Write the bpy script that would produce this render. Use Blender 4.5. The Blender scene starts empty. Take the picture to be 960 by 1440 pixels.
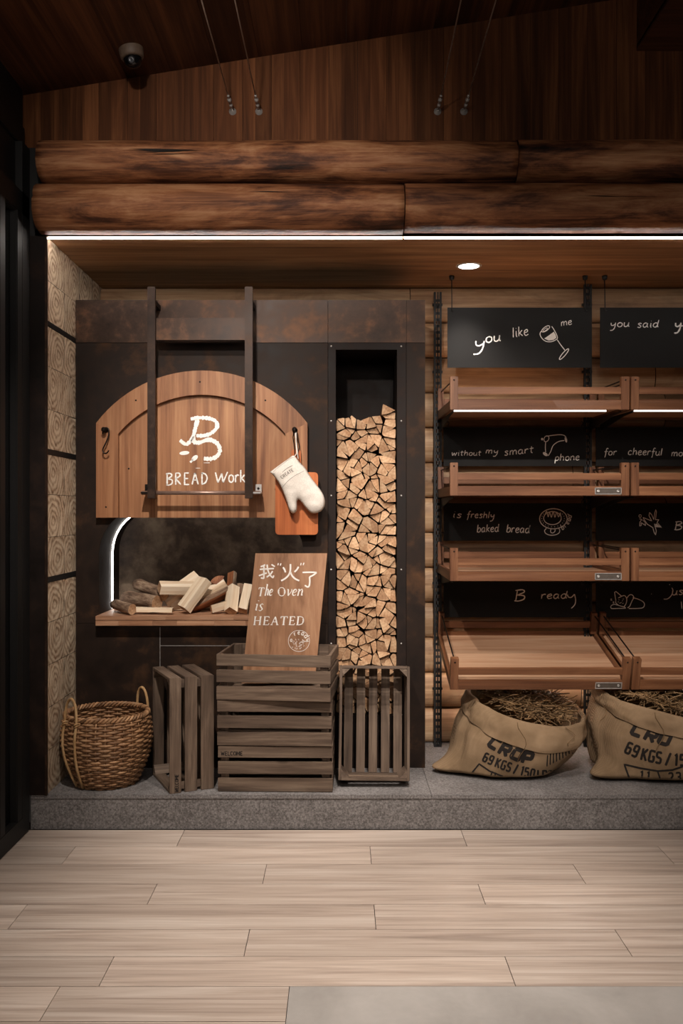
import bpy, bmesh, math, random
from mathutils import Vector, Matrix, noise
from mathutils.bvhtree import BVHTree
from mathutils.geometry import delaunay_2d_cdt

random.seed(7)
PI = math.pi
S = bpy.context.scene
C = S.collection

# ------------------------------------------------------------------ camera
FPX = 1271.0                      # focal length in pixels of the 960x1440 frame
EYE = Vector((0, 0, 1.37))
cam_d = bpy.data.cameras.new('camera')
cam = bpy.data.objects.new('camera', cam_d)
C.objects.link(cam)
cam.location = EYE
cam.rotation_euler = (PI / 2, 0, 0)
cam_d.sensor_fit = 'VERTICAL'
cam_d.sensor_height = 36.0
cam_d.lens = 36.0 * FPX / 1440.0
cam_d.clip_end = 60
S.camera = cam

# ------------------------------------------------------------------ world, exposure, room lights
S.view_settings.view_transform = 'Standard'
S.view_settings.look = 'None'
S.view_settings.gamma = 1.0
S.view_settings.use_curve_mapping = False
S.view_settings.exposure = 0.0
W = bpy.data.worlds.new('world')
S.world = W
W.use_nodes = True
W.node_tree.nodes['Background'].inputs[0].default_value = (1.0, .86, .74, 1)
W.node_tree.nodes['Background'].inputs[1].default_value = 0.010


def spot(name, loc, aim, power, deg, blend=.6, size=.04, col=(1, .86, .72)):
    l = bpy.data.lights.new(name, 'SPOT')
    l.energy = power
    l.spot_size = math.radians(deg)
    l.spot_blend = blend
    l.shadow_soft_size = size
    l.color = col
    o = bpy.data.objects.new(name, l)
    C.objects.link(o)
    o.location = loc
    o.rotation_euler = (Vector(aim) - Vector(loc)).to_track_quat('-Z', 'Y').to_euler()
    return o


# ceiling spots of the shop, in front of the oven wall
WARM = (1, .90, .81)
spot('spot_lamp', (-.58, 2.05, 3.25), (-.50, 4.2, 1.15), 320, 48, .9, .03, WARM)
spot('spot_lamp', (.42, 2.2, 3.32), (.82, 4.3, .95), 150, 52, .9, .03, WARM)
spot('spot_lamp', (.42, .5, 3.2), (.85, 4.4, 1.0), 470, 34, .9, .03, WARM)
spot('spot_lamp', (.20, 2.6, 3.4), (.05, 3.0, 0), 470, 54, 1.0, .05, WARM)
spot('spot_lamp', (-.55, 1.2, 3.0), (-.40, 3.9, 2.62), 150, 48, 1.0, .06, WARM)
# added soft frontal fill, standing in for the bright room behind the camera
_a = bpy.data.lights.new('room_fill_lamp', 'AREA')
_a.shape = 'RECTANGLE'
_a.size, _a.size_y = 2.6, .8
_a.energy = 22
_a.color = WARM
_ao = bpy.data.objects.new('room_fill_lamp', _a)
C.objects.link(_ao)
_ao.location = (.6, -.8, 2.7)
_ao.rotation_euler = (Vector((.5, 4.3, 1.0)) - _ao.location).to_track_quat('-Z', 'Y').to_euler()


# ------------------------------------------------------------------ colour and material helpers
def lin(h):
    h = h.lstrip('#')
    r = []
    for i in (0, 2, 4):
        c = int(h[i:i + 2], 16) / 255
        r.append(c / 12.92 if c <= .04045 else ((c + .055) / 1.055) ** 2.4)
    return (*r, 1)


class NT:
    def __init__(s, name):
        s.m = bpy.data.materials.new(name)
        s.m.use_nodes = True
        s.t = s.m.node_tree
        s.b = s.t.nodes['Principled BSDF']

    def n(s, typ, **kw):
        x = s.t.nodes.new(typ)
        for k, v in kw.items():
            setattr(x, k, v)
        return x

    def l(s, a, b):
        s.t.links.new(a, b)

    def val(s, x, i, v):
        if hasattr(v, 'links'):
            s.l(v, x.inputs[i])
        else:
            x.inputs[i].default_value = v

    def math(s, op, a, b=0.0, c=0.0):
        x = s.n('ShaderNodeMath', operation=op)
        s.val(x, 0, a), s.val(x, 1, b)
        if op in ('MULTIPLY_ADD',):
            s.val(x, 2, c)
        return x.outputs[0]

    def vmath(s, op, a, b):
        x = s.n('ShaderNodeVectorMath', operation=op)
        s.val(x, 0, a), s.val(x, 1, b)
        return x.outputs[0]

    def ramp(s, fac, stops, interp='LINEAR'):
        x = s.n('ShaderNodeValToRGB')
        x.color_ramp.interpolation = interp
        el = x.color_ramp.elements
        while len(el) < len(stops):
            el.new(.5)
        for e, (p, c) in zip(el, stops):
            e.position = p
            e.color = c if len(c) == 4 else (*c, 1)
        s.l(fac, x.inputs[0])
        return x.outputs[0]

    def noise(s, vec, scale, detail=4, rough=.55, dist=0.0):
        x = s.n('ShaderNodeTexNoise')
        s.l(vec, x.inputs['Vector'])
        x.inputs['Scale'].default_value = scale
        x.inputs['Detail'].default_value = detail
        x.inputs['Roughness'].default_value = rough
        x.inputs['Distortion'].default_value = dist
        return x.outputs[0]

    def mix(s, fac, a, b, mode='MIX'):
        x = s.n('ShaderNodeMix', data_type='RGBA', blend_type=mode)
        s.val(x, 0, fac), s.val(x, 6, a), s.val(x, 7, b)
        return x.outputs[2]

    def bump(s, h, strength, dist=.004):
        x = s.n('ShaderNodeBump')
        x.inputs['Strength'].default_value = strength
        x.inputs['Distance'].default_value = dist
        s.l(h, x.inputs['Height'])
        s.l(x.outputs[0], s.b.inputs['Normal'])

    def tone(s):
        x = s.n('ShaderNodeAttribute', attribute_name='tone')
        return x.outputs['Fac']

    def rnd(s):
        return s.n('ShaderNodeObjectInfo').outputs['Random']

    def coords(s):
        return s.n('ShaderNodeTexCoord').outputs['Object']


def plain(name, col, rough=.5, metal=0.0, spec=.5, bump=0, nscale=60, var=.15):
    k = NT(name)
    c = k.coords()
    n = k.noise(c, nscale, 4)
    a = tuple(x * (1 - var) for x in col[:3]) + (1,)
    b = tuple(min(1, x * (1 + var)) for x in col[:3]) + (1,)
    k.l(k.ramp(n, [(.3, a), (.7, b)]), k.b.inputs['Base Color'])
    k.b.inputs['Roughness'].default_value = rough
    k.b.inputs['Metallic'].default_value = metal
    k.b.inputs['Specular IOR Level'].default_value = spec
    if bump:
        k.bump(n, bump)
    return k.m


def glow(name, col, strength):
    k = NT(name)
    k.b.inputs['Base Color'].default_value = (.8, .8, .8, 1)
    k.b.inputs['Emission Color'].default_value = (*col, 1)
    k.b.inputs['Emission Strength'].default_value = strength
    return k.m


SAT = .96


def wood(name, dark, mid, light, axis='X', strip=None, var=.35, rough=.5, bump=.25, long=1.1, cross=16,
         blotch=None, knots=0.0, spec=.35, objvar=.15):
    """grain runs along axis; strip = (axis letter, width) lays boards side by side"""
    k = NT(name)
    c = k.coords()
    tone = k.tone()
    r = k.rnd()
    t = tone
    if strip:
        sep = k.n('ShaderNodeSeparateXYZ')
        k.l(c, sep.inputs[0])
        idx = k.math('FLOOR', k.math('DIVIDE', sep.outputs['XYZ'.index(strip[0])], strip[1]))
        wn = k.n('ShaderNodeTexWhiteNoise', noise_dimensions='1D')
        k.l(k.math('ADD', idx, k.math('MULTIPLY', r, 31.0)), wn.inputs['W'])
        t = k.math('ADD', tone, wn.outputs['Value'])
    off = k.math('ADD', k.math('MULTIPLY', t, 17.3), k.math('MULTIPLY', r, 41.7))
    comb = k.n('ShaderNodeCombineXYZ')
    for i in range(3):
        k.l(off, comb.inputs[i])
    sc = [cross, cross, cross]
    sc['XYZ'.index(axis)] = long
    v = k.vmath('ADD', k.vmath('MULTIPLY', c, tuple(sc)), comb.outputs[0])
    n1 = k.noise(v, 1.0, 6, .6, .9)
    sc2 = [x * 6 for x in sc]
    sc2['XYZ'.index(axis)] = long * 2.2
    v2 = k.vmath('ADD', k.vmath('MULTIPLY', c, tuple(sc2)), comb.outputs[0])
    n2 = k.noise(v2, 1.0, 4, .6, .3)
    f = k.math('ADD', k.math('MULTIPLY', n1, .68), k.math('MULTIPLY', n2, .32))
    col = k.ramp(f, [(.30, dark), (.49, mid), (.66, light)])
    if blotch:
        scb = [cross * .35] * 3
        scb['XYZ'.index(axis)] = long * 1.6
        vb = k.vmath('ADD', k.vmath('MULTIPLY', c, tuple(scb)), comb.outputs[0])
        nb = k.noise(vb, 1.0, 5, .65, .8)
        fb = k.ramp(nb, [(blotch[1], (0, 0, 0, 1)), (blotch[2], (1, 1, 1, 1))])
        col = k.mix(fb, col, blotch[0])
    if knots:
        vk = k.n('ShaderNodeTexVoronoi', feature='DISTANCE_TO_EDGE')
        scv = [3.2] * 3
        scv['XYZ'.index(axis)] = 1.6
        vor = k.n('ShaderNodeTexVoronoi')
        k.l(k.vmath('ADD', k.vmath('MULTIPLY', c, tuple(x * 1.7 for x in scv)), comb.outputs[0]), vor.inputs['Vector'])
        vor.inputs['Scale'].default_value = 1.0
        fk = k.ramp(vor.outputs['Distance'], [(.04, (1, 1, 1, 1)), (.10, (0, 0, 0, 1))])
        col = k.mix(k.math('MULTIPLY', fk, knots), col, tuple(x * .45 for x in dark[:3]) + (1,))
        k.t.nodes.remove(vk)
    hsv = k.n('ShaderNodeHueSaturation')
    k.l(col, hsv.inputs['Color'])
    frac = k.math('FRACT', k.math('MULTIPLY', t, 7.77)) if strip else k.math('FRACT', k.math('MULTIPLY', tone, 7.77))
    vv = k.math('ADD', k.math('MULTIPLY', frac, var), 1 - var / 2)
    if objvar:
        vv = k.math('MULTIPLY', vv, k.math('ADD', k.math('MULTIPLY', r, objvar), 1 - objvar / 2))
    hsv.inputs['Saturation'].default_value = SAT
    k.l(vv, hsv.inputs['Value'])
    k.l(hsv.outputs[0], k.b.inputs['Base Color'])
    k.b.inputs['Roughness'].default_value = rough
    k.b.inputs['Specular IOR Level'].default_value = spec
    if bump:
        k.bump(f, bump)
    return k.m


def rusty(name, base, blot, rust, rough=.5, metal=.35, scale=5):
    k = NT(name)
    c = k.coords()
    n = k.noise(c, scale, 8, .65, .4)
    n2 = k.noise(c, scale * 4.3, 6, .6)
    f = k.math('ADD', k.math('MULTIPLY', n, .7), k.math('MULTIPLY', n2, .3))
    k.l(k.ramp(f, [(.36, base), (.52, blot), (.68, rust)]), k.b.inputs['Base Color'])
    k.l(k.ramp(f, [(.3, (rough - .1,) * 3), (.7, (rough + .15,) * 3)]), k.b.inputs['Roughness'])
    k.b.inputs['Metallic'].default_value = metal
    k.b.inputs['Specular IOR Level'].default_value = .28
    k.bump(n2, .08, .002)
    return k.m


def rings(name, dark, mid, light, freq=120, rough=.7, objvar=.45, wob=.35, amp=.06):
    """end grain: growth rings round the origin of the UV map, which is in metres"""
    k = NT(name)
    uv = k.n('ShaderNodeUVMap').outputs[0]
    n = k.noise(uv, 14, 4)
    l = k.n('ShaderNodeVectorMath', operation='LENGTH')
    k.l(uv, l.inputs[0])
    d = k.math('ADD', k.math('MULTIPLY', l.outputs['Value'], freq), k.math('MULTIPLY', n, wob * 16))
    s = k.math('SINE', d)
    n2 = k.noise(uv, 90, 4)
    f = k.math('ADD', k.math('MULTIPLY', s, amp), k.math('ADD', k.math('MULTIPLY', n, .64), k.math('MULTIPLY', n2, .3)))
    col = k.ramp(f, [(.26, dark), (.44, mid), (.62, light)])
    hsv = k.n('ShaderNodeHueSaturation')
    k.l(col, hsv.inputs['Color'])
    r = k.math('FRACT', k.math('ADD', k.rnd(), k.math('MULTIPLY', k.tone(), 5.3)))
    k.l(k.math('ADD', k.math('MULTIPLY', r, objvar), 1 - objvar / 2), hsv.inputs['Value'])
    k.l(hsv.outputs[0], k.b.inputs['Base Color'])
    k.b.inputs['Roughness'].default_value = rough
    k.b.inputs['Specular IOR Level'].default_value = .2
    k.bump(f, .2, .003)
    return k.m


M = {}
M['floor'] = wood('pale_floor_boards', lin('8e7d72'), lin('b8a698'), lin('cfc1b5'), 'X', None, .22, .38, .08, 1.0, 20, objvar=0)
M['gap'] = plain('dark_gap', lin('2a1f19'), .9)
M['upper'] = wood('dark_wall_boards', lin('2e190c'), lin('542f17'), lin('754726'), 'Z', ('X', .125), .65, .6, .12, .8, 12, objvar=0, spec=.1)
M['ceil'] = wood('dark_ceiling_boards', lin('2e1a0f'), lin('4b2c1a'), lin('6b4025'), 'Y', ('X', .19), .5, .6, .12, .6, 12, objvar=0, spec=.15)
M['soffit'] = wood('soffit_boards', lin('5e3d24'), lin('9c7048'), lin('c0966a'), 'X', ('Y', .075), .4, .45, .12, .9, 12, objvar=0)
M['beam'] = None
M['log'] = wood('wall_log', lin('75543a'), lin('ad8864'), lin('cfb08c'), 'X', None, .35, .55, .4, 1.0, 12,
                blotch=(lin('4f311c'), .52, .80), objvar=0)
M['block'] = rings('end_grain_block', lin('8c7058'), lin('c9b196'), lin('e2d0b6'), 230, .65, .25, .8, .12)
M['steel'] = rusty('blackened_steel', lin('140c08'), lin('261911'), lin('523722'), .6, .2, 3.2)
M['steel_dark'] = rusty('dark_steel', lin('130c09'), lin('1e1410'), lin('33231a'), .6, .2, 5)
M['copper'] = rusty('browned_steel', lin('231914'), lin('3c2c23'), lin('6a4a35'), .42, .4, 6)
M['black'] = plain('black_metal', lin('151313'), .45, .5)
M['matte'] = plain('matte_black', lin('0b0a0a'), .6)
M['chrome'] = plain('brushed_metal', lin('c4c0bc'), .38, .55)
M['iron'] = plain('dark_iron', lin('2a2320'), .4, .8)
M['granite'] = None
M['slabtop'] = None
M['door'] = wood('door_boards', lin('6b4128'), lin('966541'), lin('b3835a'), 'Z', ('X', .075), .18, .5, .18, 1.0, 14, objvar=.05)
M['doorrim'] = wood('door_rim_boards', lin('683f26'), lin('90603d'), lin('ac7c54'), 'Z', ('X', .09), .16, .5, .18, 1.0, 14, objvar=.05)
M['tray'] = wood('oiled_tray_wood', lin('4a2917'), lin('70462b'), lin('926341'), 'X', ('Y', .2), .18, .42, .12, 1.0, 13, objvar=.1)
M['traybase_lit'] = wood('lit_tray_base', lin('946648'), lin('bf9270'), lin('d3ae8e'), 'X', ('Y', .2), .15, .42, .1, 1.0, 13, objvar=.1)  # tray wood lightened: light falling on the surface from above, put into the colour
M['traypost'] = wood('oiled_post_wood', lin('4a2917'), lin('70462b'), lin('926341'), 'Z', None, .2, .42, .12, 1.6, 18, objvar=.1)
M['crate'] = wood('weathered_crate_wood', lin('362a22'), lin('625042'), lin('85715f'), 'X', None, .3, .65, .3, 1.6, 16, knots=.6, objvar=.12)
M['cratepost'] = wood('weathered_post_wood', lin('362a22'), lin('5e4d40'), lin('7f6c5b'), 'Z', None, .3, .65, .3, 1.6, 16, objvar=.12)
M['sign'] = wood('sign_wood', lin('6f4a30'), lin('966b4c'), lin('ad8260'), 'Z', None, .2, .4, .12, 1.4, 13, knots=.25, objvar=0)
M['shelf'] = wood('hearth_slab_wood', lin('7b5238'), lin('ad8060'), lin('caa184'), 'X', ('X', .16), .25, .5, .2, 2, 20, objvar=0)
M['cutboard'] = wood('orange_board_wood', lin('8a4520'), lin('b3612f'), lin('c8763f'), 'Z', None, .1, .35, .05, 1.2, 18, objvar=0)
M['split'] = wood('split_pine', lin('c5a27e'), lin('ead3b4'), lin('f7ead6'), 'X', None, .2, .6, .3, 2, 24, objvar=.2)
M['splitred'] = wood('split_red_wood', lin('5c3018'), lin('8e5430'), lin('b5784b'), 'X', None, .2, .6, .3, 2, 24, objvar=.2)
M['bark'] = wood('log_bark', lin('2a1c14'), lin('7a604c'), lin('b39a80'), 'X', None, .3, .85, 1.0, 9, 30, objvar=.2)
M['logend'] = rings('cut_log_end', lin('74533b'), lin('a68060'), lin('ccac8a'), 420, .7, .5, .6, .025)
M['logside'] = wood('stacked_log_side', lin('4a3020'), lin('6e4c34'), lin('8a6547'), 'Y', None, .3, .8, .4, 2, 24)
M['wicker'] = wood('brown_wicker', lin('573a24'), lin('8f6846'), lin('c0966c'), 'X', None, .6, .5, .2, 9, 9, objvar=0)
M['cane'] = wood('pale_cane', lin('8a683e'), lin('b0895a'), lin('c9a678'), 'Z', None, .2, .5, .2, 9, 20, objvar=.1)
M['cloth'] = None
M['ink'] = plain('black_stencil_ink', lin('1d1612'), .9)
M['crateink'] = plain('crate_stencil_ink', lin('1a1310'), .9)
M['greyink'] = plain('grey_print', lin('55504c'), .9)
M['chalk'] = plain('white_chalk', lin('f6f3ee'), .95, var=.12, nscale=300)
M['paint'] = plain('white_sign_paint', lin('efe9e2'), .7, var=.04)
M['board'] = None
M['burlap'] = None
M['straw'] = wood('dry_straw', lin('4c3522'), lin('7d5f3c'), lin('b3926a'), 'X', None, .9, .7, .1, 6, 6, objvar=0)
M['led'] = glow('led_diffuser', (1, .92, .85), 42)
M['led2'] = glow('led_tray_strip', (1, .92, .88), 1.9)
M['led3'] = glow('led_under_tray', (1, .92, .85), 38)
M['lampglow'] = glow('downlight_glow', (1, .95, .9), 14)
M['white'] = plain('white_plastic', lin('b9afa5'), .4)
M['glassdark'] = None
M['concrete'] = None
M['ticket'] = plain('dull_ticket_plate', lin('6b625b'), .4, .5)
M['thread'] = plain('seam_thread', lin('6a625a'), .9)


def _granite(name, a, b, c_, rough):
    k = NT(name)
    c = k.coords()
    n = k.noise(c, 130, 3, .75)
    n2 = k.noise(c, 6, 5)
    f = k.math('ADD', k.math('MULTIPLY', n, .8), k.math('MULTIPLY', n2, .2))
    k.l(k.ramp(f, [(.36, a), (.5, b), (.66, c_)]), k.b.inputs['Base Color'])
    k.b.inputs['Roughness'].default_value = rough
    k.bump(n, .1, .001)
    return k.m


M['granite'] = _granite('grey_granite', lin('4d4947'), lin('757170'), lin('9c9896'), .6)


def _concrete():
    k = NT('trowelled_concrete')
    c = k.coords()
    n = k.noise(c, 3.2, 8, .6, .6)
    n2 = k.noise(c, 40, 4)
    f = k.math('ADD', k.math('MULTIPLY', n, .85), k.math('MULTIPLY', n2, .15))
    k.l(k.ramp(f, [(.3, lin('99948f')), (.7, lin('b5b0ab'))]), k.b.inputs['Base Color'])
    k.b.inputs['Roughness'].default_value = .45
    return k.m


M['concrete'] = _concrete()


def _beam():
    """stripped log: tan sapwood, dark weathered patches, fine fibres and long dark checks"""
    k = NT('charred_beam_log')
    c = k.coords()
    off = k.n('ShaderNodeCombineXYZ')
    r_ = k.math('ADD', k.math('MULTIPLY', k.tone(), 53.0), k.math('MULTIPLY', k.rnd(), 29.0))
    for i in range(3):
        k.l(r_, off.inputs[i])
    sc = lambda v: k.vmath('ADD', k.vmath('MULTIPLY', c, v), off.outputs[0])
    fib = k.noise(sc((2.2, 60, 60)), 1.0, 6, .65, .8)
    big = k.noise(sc((1.3, 5.5, 5.5)), 1.0, 6, .62, 1.3)
    mid = k.noise(sc((2.6, 15, 15)), 1.0, 6, .7, 1.0)
    fac = k.math('ADD', k.math('MULTIPLY', big, .5), k.math('ADD', k.math('MULTIPLY', mid, .32), k.math('MULTIPLY', fib, .18)))
    col = k.ramp(fac, [(.38, lin('1a0e08')), (.46, lin('54301d')), (.53, lin('8f5a37')), (.64, lin('c08d63'))])
    chk = k.noise(sc((.9, 34, 34)), 1.0, 3, .5, .5)
    line = k.ramp(chk, [(.30, (1, 1, 1, 1)), (.335, (0, 0, 0, 1))])
    col = k.mix(line, col, lin('120a06'))
    hsv = k.n('ShaderNodeHueSaturation')
    k.l(col, hsv.inputs['Color'])
    hsv.inputs['Saturation'].default_value = .97
    k.l(hsv.outputs[0], k.b.inputs['Base Color'])
    k.b.inputs['Roughness'].default_value = .6
    k.b.inputs['Specular IOR Level'].default_value = .25
    k.bump(k.math('SUBTRACT', k.math('ADD', fib, mid), k.math('MULTIPLY', line, .8)), .6, .006)
    return k.m


M['beam'] = _beam()


def _board():
    k = NT('black_chalkboard')
    c = k.coords()
    n = k.noise(c, 7, 7, .65, .6)
    k.l(k.ramp(n, [(.4, lin('070606')), (.75, lin('100f0e'))]), k.b.inputs['Base Color'])
    k.l(k.ramp(n, [(.3, (.55,) * 3), (.7, (.7,) * 3)]), k.b.inputs['Roughness'])
    k.b.inputs['Specular IOR Level'].default_value = .3
    return k.m


M['board'] = _board()


def _glass():
    k = NT('dark_window_glass')
    k.b.inputs['Base Color'].default_value = (.75, .75, .75, 1)
    k.b.inputs['Roughness'].default_value = .03
    k.b.inputs['IOR'].default_value = 1.45
    k.b.inputs['Transmission Weight'].default_value = 1.0
    return k.m


M['glassdark'] = _glass()


def _burlap():
    k = NT('burlap')
    c = k.coords()
    wv = []
    for d in ('X', 'Z'):
        w = k.n('ShaderNodeTexWave', wave_type='BANDS', bands_direction=d)
        k.l(c, w.inputs['Vector'])
        w.inputs['Scale'].default_value = 95
        w.inputs['Distortion'].default_value = 1.2
        w.inputs['Detail'].default_value = 2
        wv.append(w.outputs['Fac'])
    n = k.noise(c, 5, 5)
    h = k.math('MULTIPLY', wv[0], wv[1])
    f = k.math('ADD', k.math('MULTIPLY', h, .35), k.math('MULTIPLY', n, .65))
    k.l(k.ramp(f, [(.25, lin('6e5a44')), (.45, lin('967c60')), (.7, lin('b39b80'))]), k.b.inputs['Base Color'])
    k.b.inputs['Roughness'].default_value = .95
    k.b.inputs['Specular IOR Level'].default_value = .1
    k.bump(h, .5, .003)
    return k.m


M['burlap'] = _burlap()


def _cloth():
    k = NT('cream_canvas')
    c = k.coords()
    n = k.noise(c, 220, 3)
    k.l(k.ramp(n, [(.3, lin('d6cdc3')), (.7, lin('ece4da'))]), k.b.inputs['Base Color'])
    k.b.inputs['Roughness'].default_value = .9
    k.bump(n, .15, .001)
    return k.m


M['cloth'] = _cloth()


# ------------------------------------------------------------------ mesh helpers
def at(px, py, d):
    return Vector(((px - 480) * d / FPX, d, EYE.z - (py - 720) * d / FPX))


def ray_plane(px, py, o, n):
    dr = Vector(((px - 480) / FPX, 1, -(py - 720) / FPX))
    return EYE + dr * ((o - EYE).dot(n) / dr.dot(n))


class MB:
    """collects shapes; build() links them as ONE mesh object"""
    def __init__(s):
        s.bm = bmesh.new()
        s.tone = s.bm.faces.layers.float.new('tone')
        s.uv = s.bm.loops.layers.uv.new('UVMap')

    def faces(s, vs, fs, mat=0, tone=None, smooth=False):
        t = random.random() if tone is None else tone
        bv = [s.bm.verts.new(v) for v in vs]
        out = []
        for f in fs:
            try:
                fc = s.bm.faces.new([bv[i] for i in f])
            except ValueError:
                continue
            fc.material_index = mat
            fc[s.tone] = t
            fc.smooth = smooth
            out.append(fc)
        return out

    def box(s, a, b, mat=0, tone=None, X=None, bevel=0.0):
        x0, y0, z0 = a
        x1, y1, z1 = b
        vs = [Vector((x, y, z)) for x in (x0, x1) for y in (y0, y1) for z in (z0, z1)]
        if X is not None:
            vs = [X @ v for v in vs]
        fs = s.faces(vs, [(0, 1, 3, 2), (4, 6, 7, 5), (0, 4, 5, 1), (2, 3, 7, 6), (0, 2, 6, 4), (1, 5, 7, 3)], mat, tone)
        if bevel:
            t = fs[0][s.tone]
            es = list({e for f in fs for e in f.edges})
            r = bmesh.ops.bevel(s.bm, geom=es, offset=bevel, segments=2, affect='EDGES', clamp_overlap=True)
            for f in r['faces']:
                f.material_index = mat
                f[s.tone] = t
        return s

    def bar(s, p, q, w, h, mat=0, tone=None, up=(0, 0, 1), bevel=0.0):
        p, q = Vector(p), Vector(q)
        d = q - p
        L = d.length
        z = d.normalized()
        u = Vector(up)
        x = u.cross(z)
        if x.length < 1e-5:
            x = Vector((1, 0, 0)).cross(z)
        x.normalize()
        y = z.cross(x)
        X = Matrix(((x.x, y.x, z.x, p.x), (x.y, y.y, z.y, p.y), (x.z, y.z, z.z, p.z), (0, 0, 0, 1)))
        return s.box((-w / 2, -h / 2, 0), (w / 2, h / 2, L), mat, tone, X, bevel)

    def tube(s, pts, r, seg=8, mat=0, tone=None, closed=False, caps=True):
        pts = [Vector(p) for p in pts]
        n = len(pts)
        rr = r if isinstance(r, (list, tuple)) else [r] * n
        vs, fs = [], []
        prev = None
        for i, p in enumerate(pts):
            if closed:
                d = pts[(i + 1) % n] - pts[i - 1]
            else:
                d = pts[min(i + 1, n - 1)] - pts[max(i - 1, 0)]
            d.normalize()
            if prev is None:
                a = Vector((0, 0, 1)) if abs(d.z) < .9 else Vector((1, 0, 0))
                u = d.cross(a).normalized()
            else:
                u = (prev - d * prev.dot(d))
                u = u.normalized() if u.length > 1e-6 else d.orthogonal().normalized()
            prev = u
            w = d.cross(u)
            for k in range(seg):
                a = 2 * PI * k / seg
                vs.append(p + (u * math.cos(a) + w * math.sin(a)) * rr[i])
        m = n if closed else n - 1
        for i in range(m):
            j = (i + 1) % n
            for k in range(seg):
                l = (k + 1) % seg
                fs.append((i * seg + k, i * seg + l, j * seg + l, j * seg + k))
        if caps and not closed:
            fs.append(tuple(range(seg))[::-1])
            fs.append(tuple((n - 1) * seg + k for k in range(seg)))
        s.faces(vs, fs, mat, tone, smooth=True)
        return s

    def lathe(s, c, prof, seg=24, mat=0, tone=None, X=None, smooth=True, caps=True):
        c = Vector(c)
        vs, fs = [], []
        for r, z in prof:
            for k in range(seg):
                a = 2 * PI * k / seg
                v = Vector((r * math.cos(a), r * math.sin(a), z))
                vs.append(c + (X @ v if X is not None else v))
        for i in range(len(prof) - 1):
            for k in range(seg):
                l = (k + 1) % seg
                fs.append((i * seg + k, i * seg + l, (i + 1) * seg + l, (i + 1) * seg + k))
        s.faces(vs, fs, mat, tone, smooth)
        if not caps:
            return s
        s.faces(vs[:seg], [tuple(range(seg))[::-1]], mat, tone)
        s.faces(vs[-seg:], [tuple(range(seg))], mat, tone)
        return s

    def prism(s, poly, f, d0, d1, mat=0, tone=None, side=None):
        """poly of 2D points; f(x, y, depth) gives the world point"""
        n = len(poly)
        t = random.random() if tone is None else tone
        vs = [f(x, y, d0) for x, y in poly] + [f(x, y, d1) for x, y in poly]
        s.faces(vs, [tuple(range(n)), tuple(range(2 * n - 1, n - 1, -1))], mat, t)
        s.faces(vs, [(i, i + n, (i + 1) % n + n, (i + 1) % n) for i in range(n)], mat if side is None else side, t)
        return s

    def build(s, name, mats, parent=None, world=True, bevel=0.0, weld=False):
        if weld:
            bmesh.ops.remove_doubles(s.bm, verts=s.bm.verts, dist=1e-5)
        bmesh.ops.recalc_face_normals(s.bm, faces=s.bm.faces)
        if bevel:
            bmesh.ops.bevel(s.bm, geom=list(s.bm.edges), offset=bevel, segments=1, affect='EDGES', clamp_overlap=True)
        if parent is not None and world:
            s.bm.transform(XF[parent.name].inverted())
        me = bpy.data.meshes.new(name)
        s.bm.to_mesh(me)
        s.bm.free()
        mats = mats if isinstance(mats, (list, tuple)) else [mats]
        for m in mats:
            me.materials.append(m)
        o = bpy.data.objects.new(name, me)
        C.objects.link(o)
        if parent is not None:
            o.parent = parent
            XF[o.name] = XF[parent.name]
        else:
            XF[o.name] = Matrix.Identity(4)
        return o


XF = {}


def tag(o, label=None, cat=None, group=None, kind=None):
    if label:
        o['label'] = label
    if cat:
        o['category'] = cat
    if group:
        o['group'] = group
    if kind:
        o['kind'] = kind
    return o


def thing(name, label, cat, loc=(0, 0, 0), X=None, group=None):
    o = bpy.data.objects.new(name, None)
    o.empty_display_size = .05
    C.objects.link(o)
    m = Matrix.Translation(Vector(loc)) @ (X if X is not None else Matrix.Identity(4))
    o.matrix_world = m
    XF[o.name] = m
    return tag(o, label, cat, group)


def struct(mb, name, mats, label=None, weld=False):
    o = mb.build(name, mats, weld=weld)
    o['kind'] = 'structure'
    if label:
        o['label'] = label
    return o


def dup(root, delta, label, group=None):
    r = root.copy()
    C.objects.link(r)
    m = Matrix.Translation(Vector(delta)) @ XF[root.name]
    r.matrix_world = m
    XF[r.name] = m
    r['label'] = label
    if group:
        r['group'] = group
    for ch in list(root.children):
        if ch.get('no_copy'):
            continue
        c = ch.copy()
        C.objects.link(c)
        c.parent = r
        for g in ch.children:
            e = g.copy()
            C.objects.link(e)
            e.parent = c
    return r


# ------------------------------------------------------------------ strokes: handwriting, lettering, drawings
def crv(pts, n=5):
    if len(pts) < 3:
        return list(pts)
    out = []
    P = [pts[0]] + list(pts) + [pts[-1]]
    for i in range(1, len(P) - 2):
        a, b, c, d = P[i - 1], P[i], P[i + 1], P[i + 2]
        for k in range(n):
            t = k / n
            out.append(tuple(.5 * (2 * b[j] + (c[j] - a[j]) * t + (2 * a[j] - 5 * b[j] + 4 * c[j] - d[j]) * t * t +
                                   (3 * b[j] - a[j] - 3 * c[j] + d[j]) * t ** 3) for j in (0, 1)))
    out.append(pts[-1])
    return out


def resample(pts, step):
    out = [pts[0]]
    for a, b in zip(pts, pts[1:]):
        L = math.hypot(b[0] - a[0], b[1] - a[1])
        n = max(1, int(math.ceil(L / step)))
        for k in range(1, n + 1):
            out.append((a[0] + (b[0] - a[0]) * k / n, a[1] + (b[1] - a[1]) * k / n))
    return out


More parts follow.
